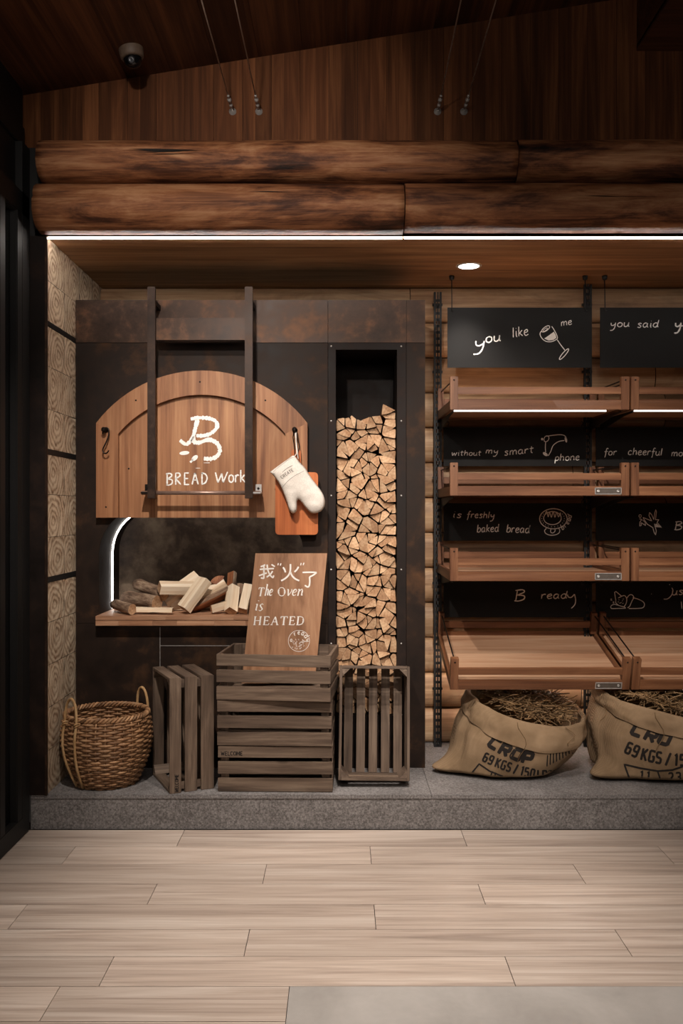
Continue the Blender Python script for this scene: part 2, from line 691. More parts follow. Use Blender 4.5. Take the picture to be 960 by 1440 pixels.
def ribbon(mb, pts, w, f, step=3.0, rough=0.0, mat=0):
    """a flat painted line in photo pixels, w wide, laid on a surface by f(px, py)"""
    if isinstance(mb, Pair):
        mb = mb.d
    pts = [p for i, p in enumerate(pts) if i == 0 or math.dist(p, pts[i - 1]) > .01]
    if len(pts) < 2:
        pts = [pts[0], (pts[0][0] + .3, pts[0][1])]
    pts = resample(pts, step)
    n = len(pts)
    L, R = [], []
    for i in range(n):
        ax, ay = pts[max(i - 1, 0)]
        bx, by = pts[min(i + 1, n - 1)]
        dx, dy = bx - ax, by - ay
        l = math.hypot(dx, dy) or 1
        nx, ny = -dy / l, dx / l
        k = .5 * w * (1 + rough * (random.random() * 2 - 1))
        if i in (0, n - 1):
            k *= .75
        L.append((pts[i][0] + nx * k, pts[i][1] + ny * k))
        R.append((pts[i][0] - nx * k, pts[i][1] - ny * k))
    vs = [f(*p) for p in L] + [f(*p) for p in R]
    if any(v is None for v in vs):
        ok = [vs[i] is not None and vs[i + n] is not None for i in range(n)]
        z = Vector((0, 0, 0))
        vs = [v if v is not None else z for v in vs]
        fs = [(i, i + 1, i + 1 + n, i + n) for i in range(n - 1) if ok[i] and ok[i + 1]]
    else:
        fs = [(i, i + 1, i + 1 + n, i + n) for i in range(n - 1)]
    mb.faces(vs, fs, mat, .5)


class Pair:
    def __init__(s):
        s.w, s.d = MB(), MB()


def blob(mb, pts, f, mat=0):
    if isinstance(mb, Pair):
        mb = mb.d
    vs = [f(*p) for p in pts]
    if all(v is not None for v in vs):
        mb.faces(vs, [tuple(range(len(vs)))], mat, .5)


HAND = {
    'a': (5.4, '4.2,5 2.5,6 .7,4.5 .5,1.5 2,0 3.6,1.6 4.3,5.6;4.3,5.6 4.2,1.2 5.2,0'),
    'b': (5, '.8,10 .5,4 .5,0;.5,3.5 2.4,6 4.3,4.6 4.1,1.4 2,0 .5,1'),
    'c': (4.6, '4,5 2.5,6 .7,4.5 .5,1.5 2.2,0 4.2,1'),
    'd': (5.6, '4.2,5 2.5,6 .7,4.5 .5,1.5 2,0 3.8,1.6 4.9,10;4.8,8 4.3,2 5.2,0'),
    'e': (4.8, '.6,3.0 3.8,3.8 3.2,6 1,5 .5,2 2,0 4.5,1'),
    'f': (4, '4.2,9.4 2.8,10 2,8 1.6,0 1.0,-3.5;0,5 3.8,5.6'),
    'g': (5.2, '4.2,5 2.5,6 .7,4.5 1,2 3,2 4.2,5.6;4.2,5.6 4,-2 2,-4 .5,-3'),
    'h': (5.2, '.8,10 .5,0;.5,3.5 2.5,6 4,5 4.2,0'),
    'i': (2.4, '1,6 1,1 1.8,0;1,8.6 1.2,8.9'),
    'j': (4, '3,6 2.6,-2 1,-4 -1.5,-3.4;3,8.6 3.2,8.9'),
    'k': (4.8, '.8,10 .5,0;4,6 .8,2.6;1.4,3.2 4.4,0'),
    'l': (2, '1,10 .7,0'),
    'm': (7.4, '.6,6 .5,0;.5,3.8 2,6 3.2,5 3.3,0;3.3,3.8 5,6 6.3,5 6.6,0'),
    'n': (5.2, '.6,6 .5,0;.5,3.8 2.4,6 4,5 4.3,0'),
    'o': (5, '2.6,6 .8,4.8 .6,1.6 2.4,0 4.3,1.6 4.2,4.8 2.4,6'),
    'p': (5.2, '.8,6 .5,-4;.6,4.4 2.6,6 4.4,4.6 4,1.6 2,.4 .6,1.4'),
    'r': (4, '.6,6 .6,0;.6,3.6 2,5.8 3.8,5.6'),
    's': (4.2, '3.8,5.2 2.2,6 .9,4.8 3.4,2 2.4,0 .4,.6'),
    't': (4, '1.8,9 1.6,1.4 3,0;0,6 3.8,6.4'),
    'u': (5.2, '.6,6 .6,1.6 2,0 3.8,1.6 4.4,6;4.4,6 4.3,1.2 5.2,0'),
    'w': (7, '.4,6 1.6,0 3.4,4.6 4.8,0 6.6,6'),
    'y': (5, '.5,6 .9,3 2.4,2.2 4.2,4;4.4,6.2 4.2,0 2.8,-4 .4,-4.6'),
    'B': (6, '1.2,10 1,0;.2,9.6 3.8,10 4.8,7.8 1.4,5.4;1.4,5.4 5,4.4 5,1.4 2.4,0 .3,.4'),
    'E': (5, '4.2,10 .8,10 .6,0 4.4,0|0;.8,5.2 3.6,5.2'),
    'R': (5.6, '.8,10 .6,0;.6,10 3.6,9.8 4.2,7.6 .8,5.2;.8,5.2 4.8,0'),
    'A': (6, '.2,0 2.8,10;2.8,10 5.2,0;1.2,3.8 4.6,3.8'),
    'D': (6, '.9,10 .7,0;.3,9.9 3.6,8.8 5,5.4 3.4,1.4 .4,0'),
    'W': (8, '.4,9 2,0|0;2,0 4.4,8|0;4.4,8 5.2,0|0;5.2,0 8,9.4|0'),
}
# block letters with straight strokes, drawn thick
BLOCK = {
    'C': (6, '5.4,9 1.4,9 .6,8.2 .6,1.8 1.4,1 5.4,1|0'),
    'R': (6, '.8,0 .8,9 4.8,9 5.3,8.2 5.3,5.4 4.8,4.6 .8,4.6|0;2.8,4.6 5.4,0|0'),
    'O': (6, '.7,8.2 1.4,9 4.8,9 5.4,8.2 5.4,1.8 4.8,1 1.4,1 .7,1.8 .7,8.2|0'),
    'P': (6, '.8,0 .8,9 4.8,9 5.3,8.2 5.3,5 4.8,4.2 .8,4.2|0'),
    'K': (6, '.8,0 .8,10|0;5.2,10 1.2,4.8|0;2,5.6 5.4,0|0'),
    'G': (6, '5.2,8.4 4.6,9.4 1.6,9.4 .8,8.6 .8,1.4 1.6,.6 4.6,.6 5.2,1.4 5.2,4.8 3.2,4.8|0'),
    'S': (6, '5,8.4 4.2,9.4 1.6,9.4 .9,8.6 .9,6.2 1.6,5.4 4.4,4.6 5.1,3.8 5.1,1.4 4.4,.6 1.6,.6 .8,1.6|0'),
    'L': (5, '.8,10 .8,.6 4.8,.6|0'),
    'B': (6, '.8,.6 .8,9.4 4.4,9.4 5,8.6 5,6 4.4,5.2 .8,5.2|0;4.4,5.2 5.2,4.4 5.2,1.4 4.6,.6 .8,.6|0'),
    'W': (8, '.5,10 2.2,0 4,8 5.8,0 7.5,10|0'), 'E': (5.4, '5,9.5 .8,9.5 .8,.5 5,.5|0;.8,5 4.4,5|0'),
    'M': (7.4, '.7,0 .7,10 3.7,3 6.7,10 6.7,0|0'), 'A': (6.4, '.3,0 3.2,10 6.1,0|0;1.4,3.4 5,3.4|0'), 'T': (6, '.3,9.5 5.7,9.5|0;3,9.5 3,0|0'),
    '6': (6, '5,8.6 4.4,9.4 1.6,9.4 .9,8.6 .9,1.4 1.6,.6 4.4,.6 5.1,1.4 5.1,4.6 4.4,5.4 1,5.4|0'),
    '9': (6, '1,1.4 1.6,.6 4.4,.6 5.1,1.4 5.1,8.6 4.4,9.4 1.6,9.4 .9,8.6 .9,5.4 1.6,4.6 5,4.6|0'),
    '1': (4, '.8,8 2.4,9.8 2.4,0|0'),
    '5': (6, '5,9.4 1,9.4 .9,5.4 4.2,5.6 5.1,4.6 5.1,1.4 4.4,.6 .8,.8|0'),
    '0': (6, '1,1.6 1.8,.6 4.2,.6 5,1.6 5,8.4 4.2,9.4 1.8,9.4 1,8.4 1,1.6|0'),
    '2': (6, '.9,8.4 1.8,9.4 4.2,9.4 5,8.4 5,6.2 .9,1.2 .9,.6 5.2,.6|0'),
    '3': (6, '.9,8.6 1.8,9.4 4.2,9.4 5,8.6 5,6 4.2,5.2 2.4,5.2|0;4.2,5.2 5.1,4.2 5.1,1.4 4.2,.6 1.8,.6 .8,1.4|0'),
    '/': (4, '.4,-.6 3.4,10.4|0'),
}
# roman letters: '!' marks a heavy stroke
ROMAN = {
    'H': (8.6, '!1.6,10 1.6,0;!6.8,10 6.8,0;1.6,5.2 6.8,5.2;.5,10 2.8,10;.5,0 2.8,0;5.7,10 7.9,10;5.7,0 7.9,0'),
    'E': (6.6, '!1.6,10 1.6,0;.5,10 5.6,10 5.7,8.2|0;.5,0 5.8,0 6.2,2.2|0;1.6,5.2 4.8,5.2;4.8,6.2 4.8,4.2'),
    'A': (8.4, '1.3,0 4.1,10;!4.1,10 7,0;2.2,3.6 5.9,3.6;.2,0 2.5,0;5.8,0 8.2,0'),
    'T': (7.4, '!3.7,10 3.7,0;.5,8 .5,10 6.9,10 6.9,8|0;2.5,0 4.9,0'),
    'D': (8.2, '!1.6,10 1.6,0;.4,10 3.6,10 6.2,8.6 7,5 6.2,1.6 3.4,0 .4,0;!6.5,7.6 6.9,5 6.5,2.4'),
    'O': (8.6, '4.2,10 1.8,8.8 .8,5 1.8,1.2 4.2,0 6.6,1.2 7.6,5 6.6,8.8 4.2,10;!1.2,7.4 .8,5 1.2,2.6;!7.2,7.4 7.6,5 7.2,2.6'),
    'h': (5.6, '!2.4,11 1.4,0;1.2,10.6 2.6,11;1.6,3.6 3.6,6.4 4.6,5.6;!4.6,5.6 4.2,.6;4.2,.6 5.4,.8'),
    'e': (4.8, '1,3 3.4,3.8 4,5.4 2.8,6.4;!2.8,6.4 .9,4.6 .7,1.8 2,.1;2,.1 4,1.2'),
    'v': (5.2, '.2,6 1.4,6.2;!1.2,6.2 2.2,0;2.2,0 4.6,4.6 4.4,6.4'),
    'n': (6, '.3,6 1.4,6.4;!1.5,6.4 .9,0;1.2,3.6 3.6,6.4 4.6,5.4;!4.6,5.4 4.3,.4;4.3,.4 5.6,1'),
    'i': (3, '.4,5.8 1.7,6.3;!1.7,6.3 1.2,.4;1.2,.4 2.4,.8;!2.2,8.8 2.3,9.4'),
    's': (4.2, '3.8,5.4 2.8,6.4 1.5,5.6;!1.5,5.6 1.4,4.4 3.4,2 3.2,1;3.2,1 2,0 .5,.8'),
}


def glyph(G, ch):
    adv, s = G[ch]
    out = []
    for st in s.split(';'):
        heavy = st.startswith('!')
        st = st.lstrip('!')
        straight = st.endswith('|0')
        st = st.replace('|0', '')
        pts = [tuple(float(v) for v in p.split(',')) for p in st.split()]
        out.append((pts if straight else crv(pts), heavy))
    return adv, out


def write(mb, G, text, x, y, s, w, f, rot=0.0, track=1.0, space=5, slant=0.0, jit=.25, heavy=1.0, rough=.25, sx=1.0, end=None, step=3.0, path=None):
    """text from pixel (x, y) on the baseline; s = pixels per glyph unit; path(u) -> (x, y, angle) for a curved baseline"""
    if end is not None:
        tot = sum((G[c][0] + track) if c != ' ' else space for c in text) - track
        sx = (end - x) / (tot * s)
    u = 0.0
    ca, sa = math.cos(rot), math.sin(rot)
    for ch in text:
        if ch == ' ':
            u += space
            continue
        adv, strokes = glyph(G, ch)
        jx, jy = (random.random() - .5) * jit, (random.random() - .5) * jit
        for pts, hv in strokes:
            q = []
            for gx, gy in pts:
                if path is None:
                    ex = (u + gx + jx + slant * gy) * s * sx
                    ey = (gy + jy) * s
                    q.append((x + ex * ca - ey * sa, y - ex * sa - ey * ca))
                else:
                    bx, by, a = path((u + adv / 2) * s * sx)
                    ex, ey = (gx - adv / 2 + slant * gy) * s * sx, gy * s
                    q.append((bx + ex * math.cos(a) - ey * math.sin(a),
                              by - ex * math.sin(a) - ey * math.cos(a)))
            ribbon(mb, q, w * (heavy if hv else 1), f, step, rough)
        u += adv + track


def polypath(pts):
    seg = [(a, b, math.dist(a, b)) for a, b in zip(pts, pts[1:])]

    def p(u):
        for a, b, L in seg:
            if u <= L or (a, b, L) == seg[-1]:
                t = u / L
                return (a[0] + (b[0] - a[0]) * t, a[1] + (b[1] - a[1]) * t, -math.atan2(b[1] - a[1], b[0] - a[0]))
            u -= L
    return p


def bvh_of(objs):
    vs, fs = [], []
    for o in objs:
        m = XF[o.name]
        b = len(vs)
        vs += [m @ v.co for v in o.data.vertices]
        fs += [[b + i for i in p.vertices] for p in o.data.polygons]
    return BVHTree.FromPolygons(vs, fs)


def on_surface(objs, lift=.0012):
    t = bvh_of(objs)

    def f(px, py):
        d = Vector(((px - 480) / FPX, 1, -(py - 720) / FPX)).normalized()
        h = t.ray_cast(EYE, d)
        return None if h[0] is None else h[0] - d * lift
    return f


def on_plane(o, n=(0, 1, 0), lift=.0012):
    o, n = Vector(o), Vector(n)
    return lambda px, py: ray_plane(px, py, o, n) - (ray_plane(px, py, o, n) - EYE).normalized() * lift


# ------------------------------------------------------------------ key planes
D1, D2, D3 = 3.90, 4.31, 4.76       # plinth edge, oven face, log wall
XL = -1.341                          # glazed side wall
XR = 2.75
ZP = .15                             # top of the plinth
ZS = 2.557                           # soffit

# ------------------------------------------------------------------ floor
mb = MB()
mb.box((-1.9, -.6, -.03), (XR, 4.0, -.004), 1, .3)
rows = [(3.895, 3.704, [254, 652], 1178), (3.704, 3.517, [97, 521, 936], 1203), (3.517, 3.329, [372, 814], 1229),
        (3.329, 3.154, [214, 677], 1258), (3.154, 2.966, [25, 527], 1290), (2.966, 2.786, [347, 876], 1326),
        (2.786, 2.61, [150, 717], 1366)]
for yb, yf, joints, py in rows:
    d = (yb + yf) / 2
    xs = [-1.9] + [(px - 480) * d / FPX for px in joints] + [XR]
    if xs[-1] - xs[-2] > 1.5:
        xs.insert(-1, xs[-2] + 1.32)
    for a, b in zip(xs, xs[1:]):
        mb.box((a + .0012, yf + .0012, -.004), (b - .0012, yb - .0012, 0), 0, random.random())
XC = (407 - 480) * 2.61 / FPX
y = 2.61
while y > -.6:
    x = -1.9 - random.random() * .8
    while x < XC:
        L = 1.0 + random.random() * .4
        a, b = max(x, -1.9), min(x + L, XC)
        if b - a > .02:
            mb.box((a + .0012, y - .18 + .0012, -.004), (b - .0012, y - .0012, 0), 0, random.random())
        x += L
    y -= .18
mb.box((XC + .001, -.6, -.004), (XR, 2.609, .0005), 2, .5)
struct(mb, 'floor', [M['floor'], M['gap'], M['concrete']], 'pale wooden floor boards with a grey concrete slab set in')

# granite plinth
mb = MB()
mb.box((XL, D1 + .004, 0), (XR, 4.86, ZP - .018), 0, .5)
for a, b in ((XL, (603 - 480) * 4.0 / FPX), ((603 - 480) * 4.0 / FPX, 1.62), (1.62, XR)):
    mb.box((a + .0008, D1, ZP - .018), (b - .0008, 4.86, ZP), 0, .5, None, .0015)
struct(mb, 'trim_1', M['granite'], 'grey granite plinth along the back wall')

# ------------------------------------------------------------------ log wall behind the shelves
mb = MB()
R = (ZS - ZP) / 13
joints = {}
for i in range(13):
    z0 = ZP + i * R
    cuts = [-1.27, .2 + random.random() * .2, 1.2 + random.random() * .6, XR]
    for a, b in zip(cuts, cuts[1:]):
        NX, NT_ = max(6, int((b - a) / .05)), 12
        vs, fs = [], []
        ph = random.random() * 50
        for ix in range(NX + 1):
            x = a + (b - a) * ix / NX
            for it in range(NT_ + 1):
                t = it / NT_
                ang = PI * t
                dz = -math.cos(ang) * .5 * R * .985
                bul = .055 * math.sin(ang) ** .75
                bul += .006 * noise.noise(Vector((x * 2.2 + ph, t * 3, i))) * math.sin(ang)
                vs.append(Vector((x + (.002 if ix == 0 else -.002 if ix == NX else 0), D3 + .045 - bul, z0 + R / 2 + dz)))
        for ix in range(NX):
            for it in range(NT_):
                k = ix * (NT_ + 1) + it
                fs.append((k, k + 1, k + NT_ + 2, k + NT_ + 1))
        mb.faces(vs, fs, 0, random.random(), True)
mb.box((-1.27, D3 + .042, 0), (XR, D3 + .1, ZS + .02), 1, .2)
struct(mb, 'wall_back', [M['log'], M['gap']], 'log wall of stacked half logs behind the shelves')

# ------------------------------------------------------------------ end-grain block wall on the side
mb = MB()
XB = -1.27
ys = [D1 + .004, 4.14, 4.38, 4.6, 4.80]
for i in range(13):
    z0 = ZP + i * R
    for a, b in zip(ys, ys[1:]):
        band = .012 if i in (5, 8, 11) else 0
        zz0, zz1 = z0 + .001 + band, z0 + R - .001 - (.012 if i in (4, 7, 10) else 0)
        sk = (random.random() - .5) * .012
        vs = [Vector((XB, a + .0012, zz0)), Vector((XB, b - .0012, zz0)), Vector((XB, b - .0012, zz1 + sk * 0)), Vector((XB, a + .0012, zz1))]
        cy, cz = (a + b) / 2 + (random.random() - .5) * .09, (zz0 + zz1) / 2 + (random.random() - .5) * .07
        N = 5
        g = [[Vector((XB + .003 * (random.random() - .5), a + .0012 + (b - a - .0024) * u / N, zz0 + (zz1 - zz0) * v / N)) for v in range(N + 1)] for u in range(N + 1)]
        flat = [p for col in g for p in col]
        fs = [(u * (N + 1) + v, (u + 1) * (N + 1) + v, (u + 1) * (N + 1) + v + 1, u * (N + 1) + v + 1) for u in range(N) for v in range(N)]
        st = .75 + random.random() * .5
        tn = random.random()
        for f in mb.faces(flat, fs, 0, tn):
            for lp in f.loops:
                co = lp.vert.co
                lp[mb.uv].uv = ((co.y - cy) * st, (co.z - cz))
mb.box((XB - .06, D1 + .006, ZP), (XB - .004, 4.84, ZS + .02), 1, .1)
for i in (5, 8, 11):
    mb.box((XB - .004, D1 + .004, ZP + i * R - .011), (XB + .002, 4.8, ZP + i * R + .011), 1, .1)
struct(mb, 'wall_left', [M['block'], M['matte']], 'side wall of pale end-grain blocks with black bands')
# slim steel edge and column next to it
mb = MB()
mb.box((XL - .01, D1 - .006, ZP), (XB - .004, D1 + .05, 2.56), 0, .4)
mb.box((XB - .006, D1 - .010, ZP), (XB + .003, D1 + .003, 2.555), 1, .4)
struct(mb, 'trim_2', [M['steel_dark'], M['copper']], 'black steel column beside the block wall')

# ------------------------------------------------------------------ soffit, beam logs, upper wall, ceiling
mb = MB()
mb.box((XB - .05, D1 - .004, ZS), (XR, 4.86, ZS + .03), 0, .5)
struct(mb, 'ceiling_1', [M['soffit'], M['matte']], 'wooden soffit over the niche')


def beam(name, x0, x1, z0, z1, back, seed, label):
    mb = MB()
    NX, NT_ = max(10, int((x1 - x0) / .03)), 22
    vs, fs = [], []
    rng = random.Random(seed)
    ph = rng.random() * 90
    for ix in range(NX + 1):
        x = x0 + (x1 - x0) * ix / NX
        for it in range(NT_ + 1):
            t = it / NT_
            a = PI * t
            prof = math.sin(a) ** .62
            bul = .135 * prof
            nz = noise.noise(Vector((x * 1.6 + ph, t * 2.4, seed)))
            fine = noise.noise(Vector((x * 3 + ph, t * 26, seed + 4)))
            crack = max(0, noise.noise(Vector((x * 1.1 + ph, t * 11, seed + 9))) - .38)
            bul += (.014 * nz + .004 * fine - .03 * crack) * min(1, 3 * math.sin(a))
            zz = z0 + (z1 - z0) * (.5 - .5 * math.cos(a)) + .004 * noise.noise(Vector((x * 1.4, t, ph))) * math.sin(a)
            vs.append(Vector((x, back - bul, zz)))
    for ix in range(NX):
        for it in range(NT_):
            k = ix * (NT_ + 1) + it
            fs.append((k, k + 1, k + NT_ + 2, k + NT_ + 1))
    mb.faces(vs, fs, 0, rng.random(), True)
    for ix in (0, NX):
        mb.faces(vs[ix * (NT_ + 1):(ix + 1) * (NT_ + 1)], [tuple(range(NT_ + 1))], 0, .4)
    return struct(mb, name, M['beam'], label, True)


ZB = (2.562, 2.768, 2.948)
beam('trim_3', XB - .02, .262, ZB[0], ZB[1] - .003, D1 - .005, 1, 'lower beam log, dark-charred brown wood')
beam('trim_4', .266, XR, ZB[0] + .006, ZB[1] - .003, D1 - .012, 2, 'lower beam log past the joint')
beam('trim_5', XB - .005, .735, ZB[1], ZB[2], D1 - .005, 3, 'upper beam log with long cracks')
beam('trim_6', .739, XR, ZB[1], ZB[2], D1 - .012, 5, 'upper beam log past the joint')
mb = MB()
mb.box((XL - .2, D1 - .004, 2.56), (XR, D1 + .3, 2.94), 0, .3)
struct(mb, 'trim_7', M['matte'])

DW = 3.93


def zc(x):
    return 3.176 + (x + 1.42) * .162


mb = MB()
x = -1.43
while x < XR:
    b = min(x + .125, XR)
    w = [Vector((x + .0006, DW, 2.93)), Vector((b - .0006, DW, 2.93)), Vector((b - .0006, DW, zc(b) + .01)), Vector((x + .0006, DW, zc(x) + .01))]
    mb.faces(w + [v + Vector((0, .03, 0)) for v in w], [(0, 1, 2, 3), (4, 7, 6, 5), (0, 3, 7, 4), (1, 5, 6, 2)], 0, random.random())
    x += .125
struct(mb, 'wall_upper', M['upper'], 'dark vertical wood boards above the beam logs')

mb = MB()
x = -1.5
while x < XR + .1:
    b = x + .19
    w = [Vector((x + .0006, -.6, zc(x))), Vector((b - .0006, -.6, zc(b))), Vector((b - .0006, 3.98, zc(b))), Vector((x + .0006, 3.98, zc(x)))]
    mb.faces(w + [v + Vector((0, 0, .04)) for v in w], [(0, 1, 2, 3), (4, 7, 6, 5), (0, 3, 7, 4), (1, 5, 6, 2)], 0, random.random())
    x = b
struct(mb, 'ceiling', M['ceil'], 'sloping dark wooden ceiling')
mb = MB()
y = DW - .001
while y > -.6:
    mb.box((1.283, max(y - .12, -.6) + .0006, 3.374), (XR, y - .0006, 3.40), 0, random.random())
    y -= .12
mb.box((1.283, -.6, 3.39), (1.31, DW - .002, 3.9), 0, .2)
struct(mb, 'trim_8', wood('bulkhead_boards', lin('2c180d'), lin('4d2c19'), lin('6b4229'), 'X', ('Y', .12), .4, .5, .1, .8, 12, objvar=0),
       'lowered wooden bulkhead under the ceiling')

# ------------------------------------------------------------------ glazed front on the side
t = thing('window_1', 'black framed glazed shopfront along the side', 'window', (XL, 2.2, 0))
t['kind'] = 'structure'
mb = MB()
mb.box((XL - .07, -.6, 0), (XL, D1 - .012, .085), 0, .3, None, .004)
mb.box((XL - .07, -.6, 2.62), (XL, D1 - .012, 2.72), 0, .3, None, .004)
mb.box((XL - .10, -.6, 2.93), (XL - .02, D1 - .012, 3.02), 0, .3, None, .004)
for y in (D1 - .13, D1 - .32, 2.55, 1.4, .3):
    mb.box((XL - .07, y - .03, .08), (XL, y + .03, 2.63), 0, .3, None, .004)
mb.box((XL - .075, D1 - .10, .08), (XL + .0, D1 - .012, 2.93), 0, .3)
mb.box((XL - .12, -.6, 2.72), (XL - .03, D1 - .012, 3.2), 0, .3)
mb.build('window_frame', M['matte'], t)
for a, b in ((D1 - .29, D1 - .16), (2.58, D1 - .35), (1.43, 2.52), (.33, 1.37)):
    MB().box((XL - .042, a, .085), (XL - .03, b, 2.62), 0, .3).build('glass_pane', M['glassdark'], t)

# ------------------------------------------------------------------ LED line and downlight in the soffit
mb = MB()
mb.box((XB + .004, D1 + .001, ZS - .0065), (.262, D1 + .010, ZS - .0005), 0, .5)
mb.box((.270, D1 + .001, ZS - .0050), (XR - .02, D1 + .010, ZS - .0005), 0, .5)
tag(mb.build('light_strip', M['led']), 'glowing white light line along the soffit edge under the beam logs', 'light')

dl = at(659, 374, 4.36)
t = thing('downlight', 'small round recessed downlight glowing in the wooden soffit', 'light', (dl.x, dl.y, ZS))
mb = MB()
mb.lathe((dl.x, dl.y, ZS - .0035), [(.050, 0), (.060, 0), (.062, .003), (.062, .0035), (.050, .0035)], 40, caps=False)
mb.build('trim_ring', M['white'], t)
mb = MB()
mb.lathe((dl.x, dl.y, ZS - .002), [(.001, 0), (.0495, 0), (.0495, .002), (.001, .002)], 40)
mb.build('diffuser', M['lampglow'], t)
spot('downlight_lamp', (dl.x, dl.y, ZS - .04), (dl.x, dl.y, 0), 42, 92, 1.0, .03, WARM)

# ------------------------------------------------------------------ oven surround
OX0, OX1, OZ0, OZT, OR = -1.156, -.18, .84, 1.396, .23
NX0, NX1, NZ0, NZ1 = (472 - 480) * D2 / FPX, (558 - 480) * D2 / FPX, .40, 1.37 + (720 - 492) * D2 / FPX
PX0, PX1 = XB + .004, (597.5 - 480) * D2 / FPX
PZ1 = 1.37 + 298 * D2 / FPX
ZM = 1.37 + (720 - 482) * D2 / FPX
XP = (461 - 480) * D2 / FPX
XQ = (571 - 480) * D2 / FPX
sur = thing('oven_surround', 'dark rust-mottled steel surround with arched oven opening and tall firewood niche', 'oven surround', ((PX0 + PX1) / 2, D2, ZP))


def arch_open(n=10):
    pts = [(OX0, OZ0)]
    for k in range(n + 1):
        a = PI - PI / 2 * k / n
        pts.append((OX0 + OR + OR * math.cos(a), OZT - OR + OR * math.sin(a)))
    for k in range(n + 1):
        a = PI / 2 - PI / 2 * k / n
        pts.append((OX1 - OR + OR * math.cos(a), OZT - OR + OR * math.sin(a)))
    pts.append((OX1, OZ0))
    return pts


AO = arch_open()
fy = lambda x, z, d: Vector((x, d, z))
mb = MB()
# main panel round the opening: two sides and a top piece of the same sheet
zb = OZ0
mb.prism([(PX0, zb), (OX0, zb)] + AO[1:12] + [((OX0 + OX1) / 2, OZT), ((OX0 + OX1) / 2, ZM - .001), (PX0, ZM - .001)], fy, D2, D2 + .02, 0, .4)
mb.prism([(OX1, zb), (XP - .001, zb), (XP - .001, ZM - .001), ((OX0 + OX1) / 2, ZM - .001), ((OX0 + OX1) / 2, OZT)] + AO[12:-1], fy, D2, D2 + .02, 0, .4)
mb.build('front_panel', M['steel'], sur, weld=True)
xs = (225 - 480) * D2 / FPX
zs = 1.37 - (908 - 720) * D2 / FPX
for a_, b_ in (((PX0, D2, ZP), (xs - .001, D2 + .02, OZ0 - .001)), ((xs + .001, D2, ZP), (XP - .001, D2 + .02, zs - .001)), ((xs + .001, D2, zs + .001), (XP - .001, D2 + .02, OZ0 - .001))):
    MB().box(a_, b_, 0, .1).build('base_panel', M['steel'], sur)
mb = MB()
mb.box((xs - .0012, D2 - .0022, ZP + .02), (xs + .0012, D2 + .001, OZ0 - .02), 0, .5)
mb.box((xs, D2 - .0022, zs - .0012), (XP - .02, D2 + .001, zs + .0012), 0, .5)
mb.build('panel_edge', M['chrome'], sur)
xm = (461 - 480) * D2 / FPX
for a_, b_ in ((PX0, xm - .001), (xm + .001, XQ), (XQ + .001, PX1)):
    MB().box((a_, D2 - .002, ZM + .001), (b_, D2 + .02, PZ1), 0, .1).build('top_panel', M['copper'], sur)
mb = MB()
mb.box((XQ + .001, D2 - .001, ZP), (PX1, D2 + .02, ZM - .001), 0, .6)
mb.build('side_panel', M['steel'], sur)
mb = MB()
mb.box((XP + .001, D2 - .004, ZP), (NX0, D2 + .02, ZM - .001), 0, .6, None, .001)
mb.box((NX1, D2 - .004, ZP), (XQ - .001, D2 + .02, ZM - .001), 0, .6, None, .001)
mb.box((NX0, D2 - .004, NZ1), (NX1, D2 + .02, ZM - .001), 0, .6, None, .001)
mb.box((NX0, D2 - .004, ZP), (NX1, D2 + .02, NZ0), 0, .6, None, .001)
nf = mb.build('niche_frame', M['steel_dark'], sur)
for px in (465.5, 564):
    for py in (487, 592, 697, 801, 905, 1005):
        p = at(px, py, D2 - .004)
        mb = MB()
        mb.lathe(p, [(.0045, 0), (.0045, .001), (.003, .003), (.001, .0035)], 10, 0, .5, Matrix.Rotation(PI / 2, 3, 'X'))
        mb.build('screw', M['chrome'], sur).parent = nf
mb = MB()
mb.box((NX0 - .004, D2 + .02, NZ0), (NX0, 4.66, NZ1 + .02), 0, .2)
mb.box((NX1, D2 + .02, NZ0), (NX1 + .004, 4.66, NZ1 + .02), 0, .2)
mb.box((NX0, D2 + .02, NZ1), (NX1, 4.66, NZ1 + .02), 0, .2)
mb.box((NX0, D2 + .02, NZ0 - .02), (NX1, 4.66, NZ0), 0, .2)
mb.box((NX0, 4.65, NZ0), (NX1, 4.66, NZ1), 0, .2)
mb.build('niche_lining', M['steel_dark'], sur)
# oven cavity: arched reveal, back plate, floor
DB = 4.70
mb = MB()
n = len(AO)
vs = [fy(x, z, D2 + .02) for x, z in AO] + [fy(x, z, DB) for x, z in AO]
mb.faces(vs, [(i, i + 1, i + 1 + n, i + n) for i in range(n - 1)], 0, .2, True)
mb.build('arch_reveal', M['steel_dark'], sur)
mb = MB()
mb.prism(AO, fy, DB, DB + .01, 0, .3)
mb.build('back_plate', rusty('oven_back_steel', lin('2c241f'), lin('4f4238'), lin('80705f'), .5, .3, 4), sur)
mb = MB()
# cladding down the hidden sides and over the top, so the box is solid
mb.box((PX1 - .012, D2 + .02, ZP), (PX1, D3 - .01, PZ1), 0, .2)
mb.box((PX0, D2 + .02, PZ1 - .012), (PX1 - .012, D3 - .01, PZ1), 0, .2)
mb.build('casing', M['steel_dark'], sur)
# strip light that follows the arch inside the reveal
mb = MB()
path = []
for x, z in AO:
    q = Vector((x, 4.55, z))
    cx, cz = (OX0 + OX1) / 2, 1.1
    path.append(q)
ins = []
for i, (x, z) in enumerate(AO):
    a = AO[max(i - 1, 0)]
    b = AO[min(i + 1, n - 1)]
    dx, dz = b[0] - a[0], b[1] - a[1]
    L = math.hypot(dx, dz)
    ins.append(Vector((x + dz / L * .004, 4.55, max(z, .885) - dx / L * .004)))
mb.tube(ins, .0042, 8)
tag(mb.build('arch_light', glow('arch_led_diffuser', (1, .92, .85), 9)), 'curved white light strip inside the arched oven opening', 'light')
rs = random.Random(21)
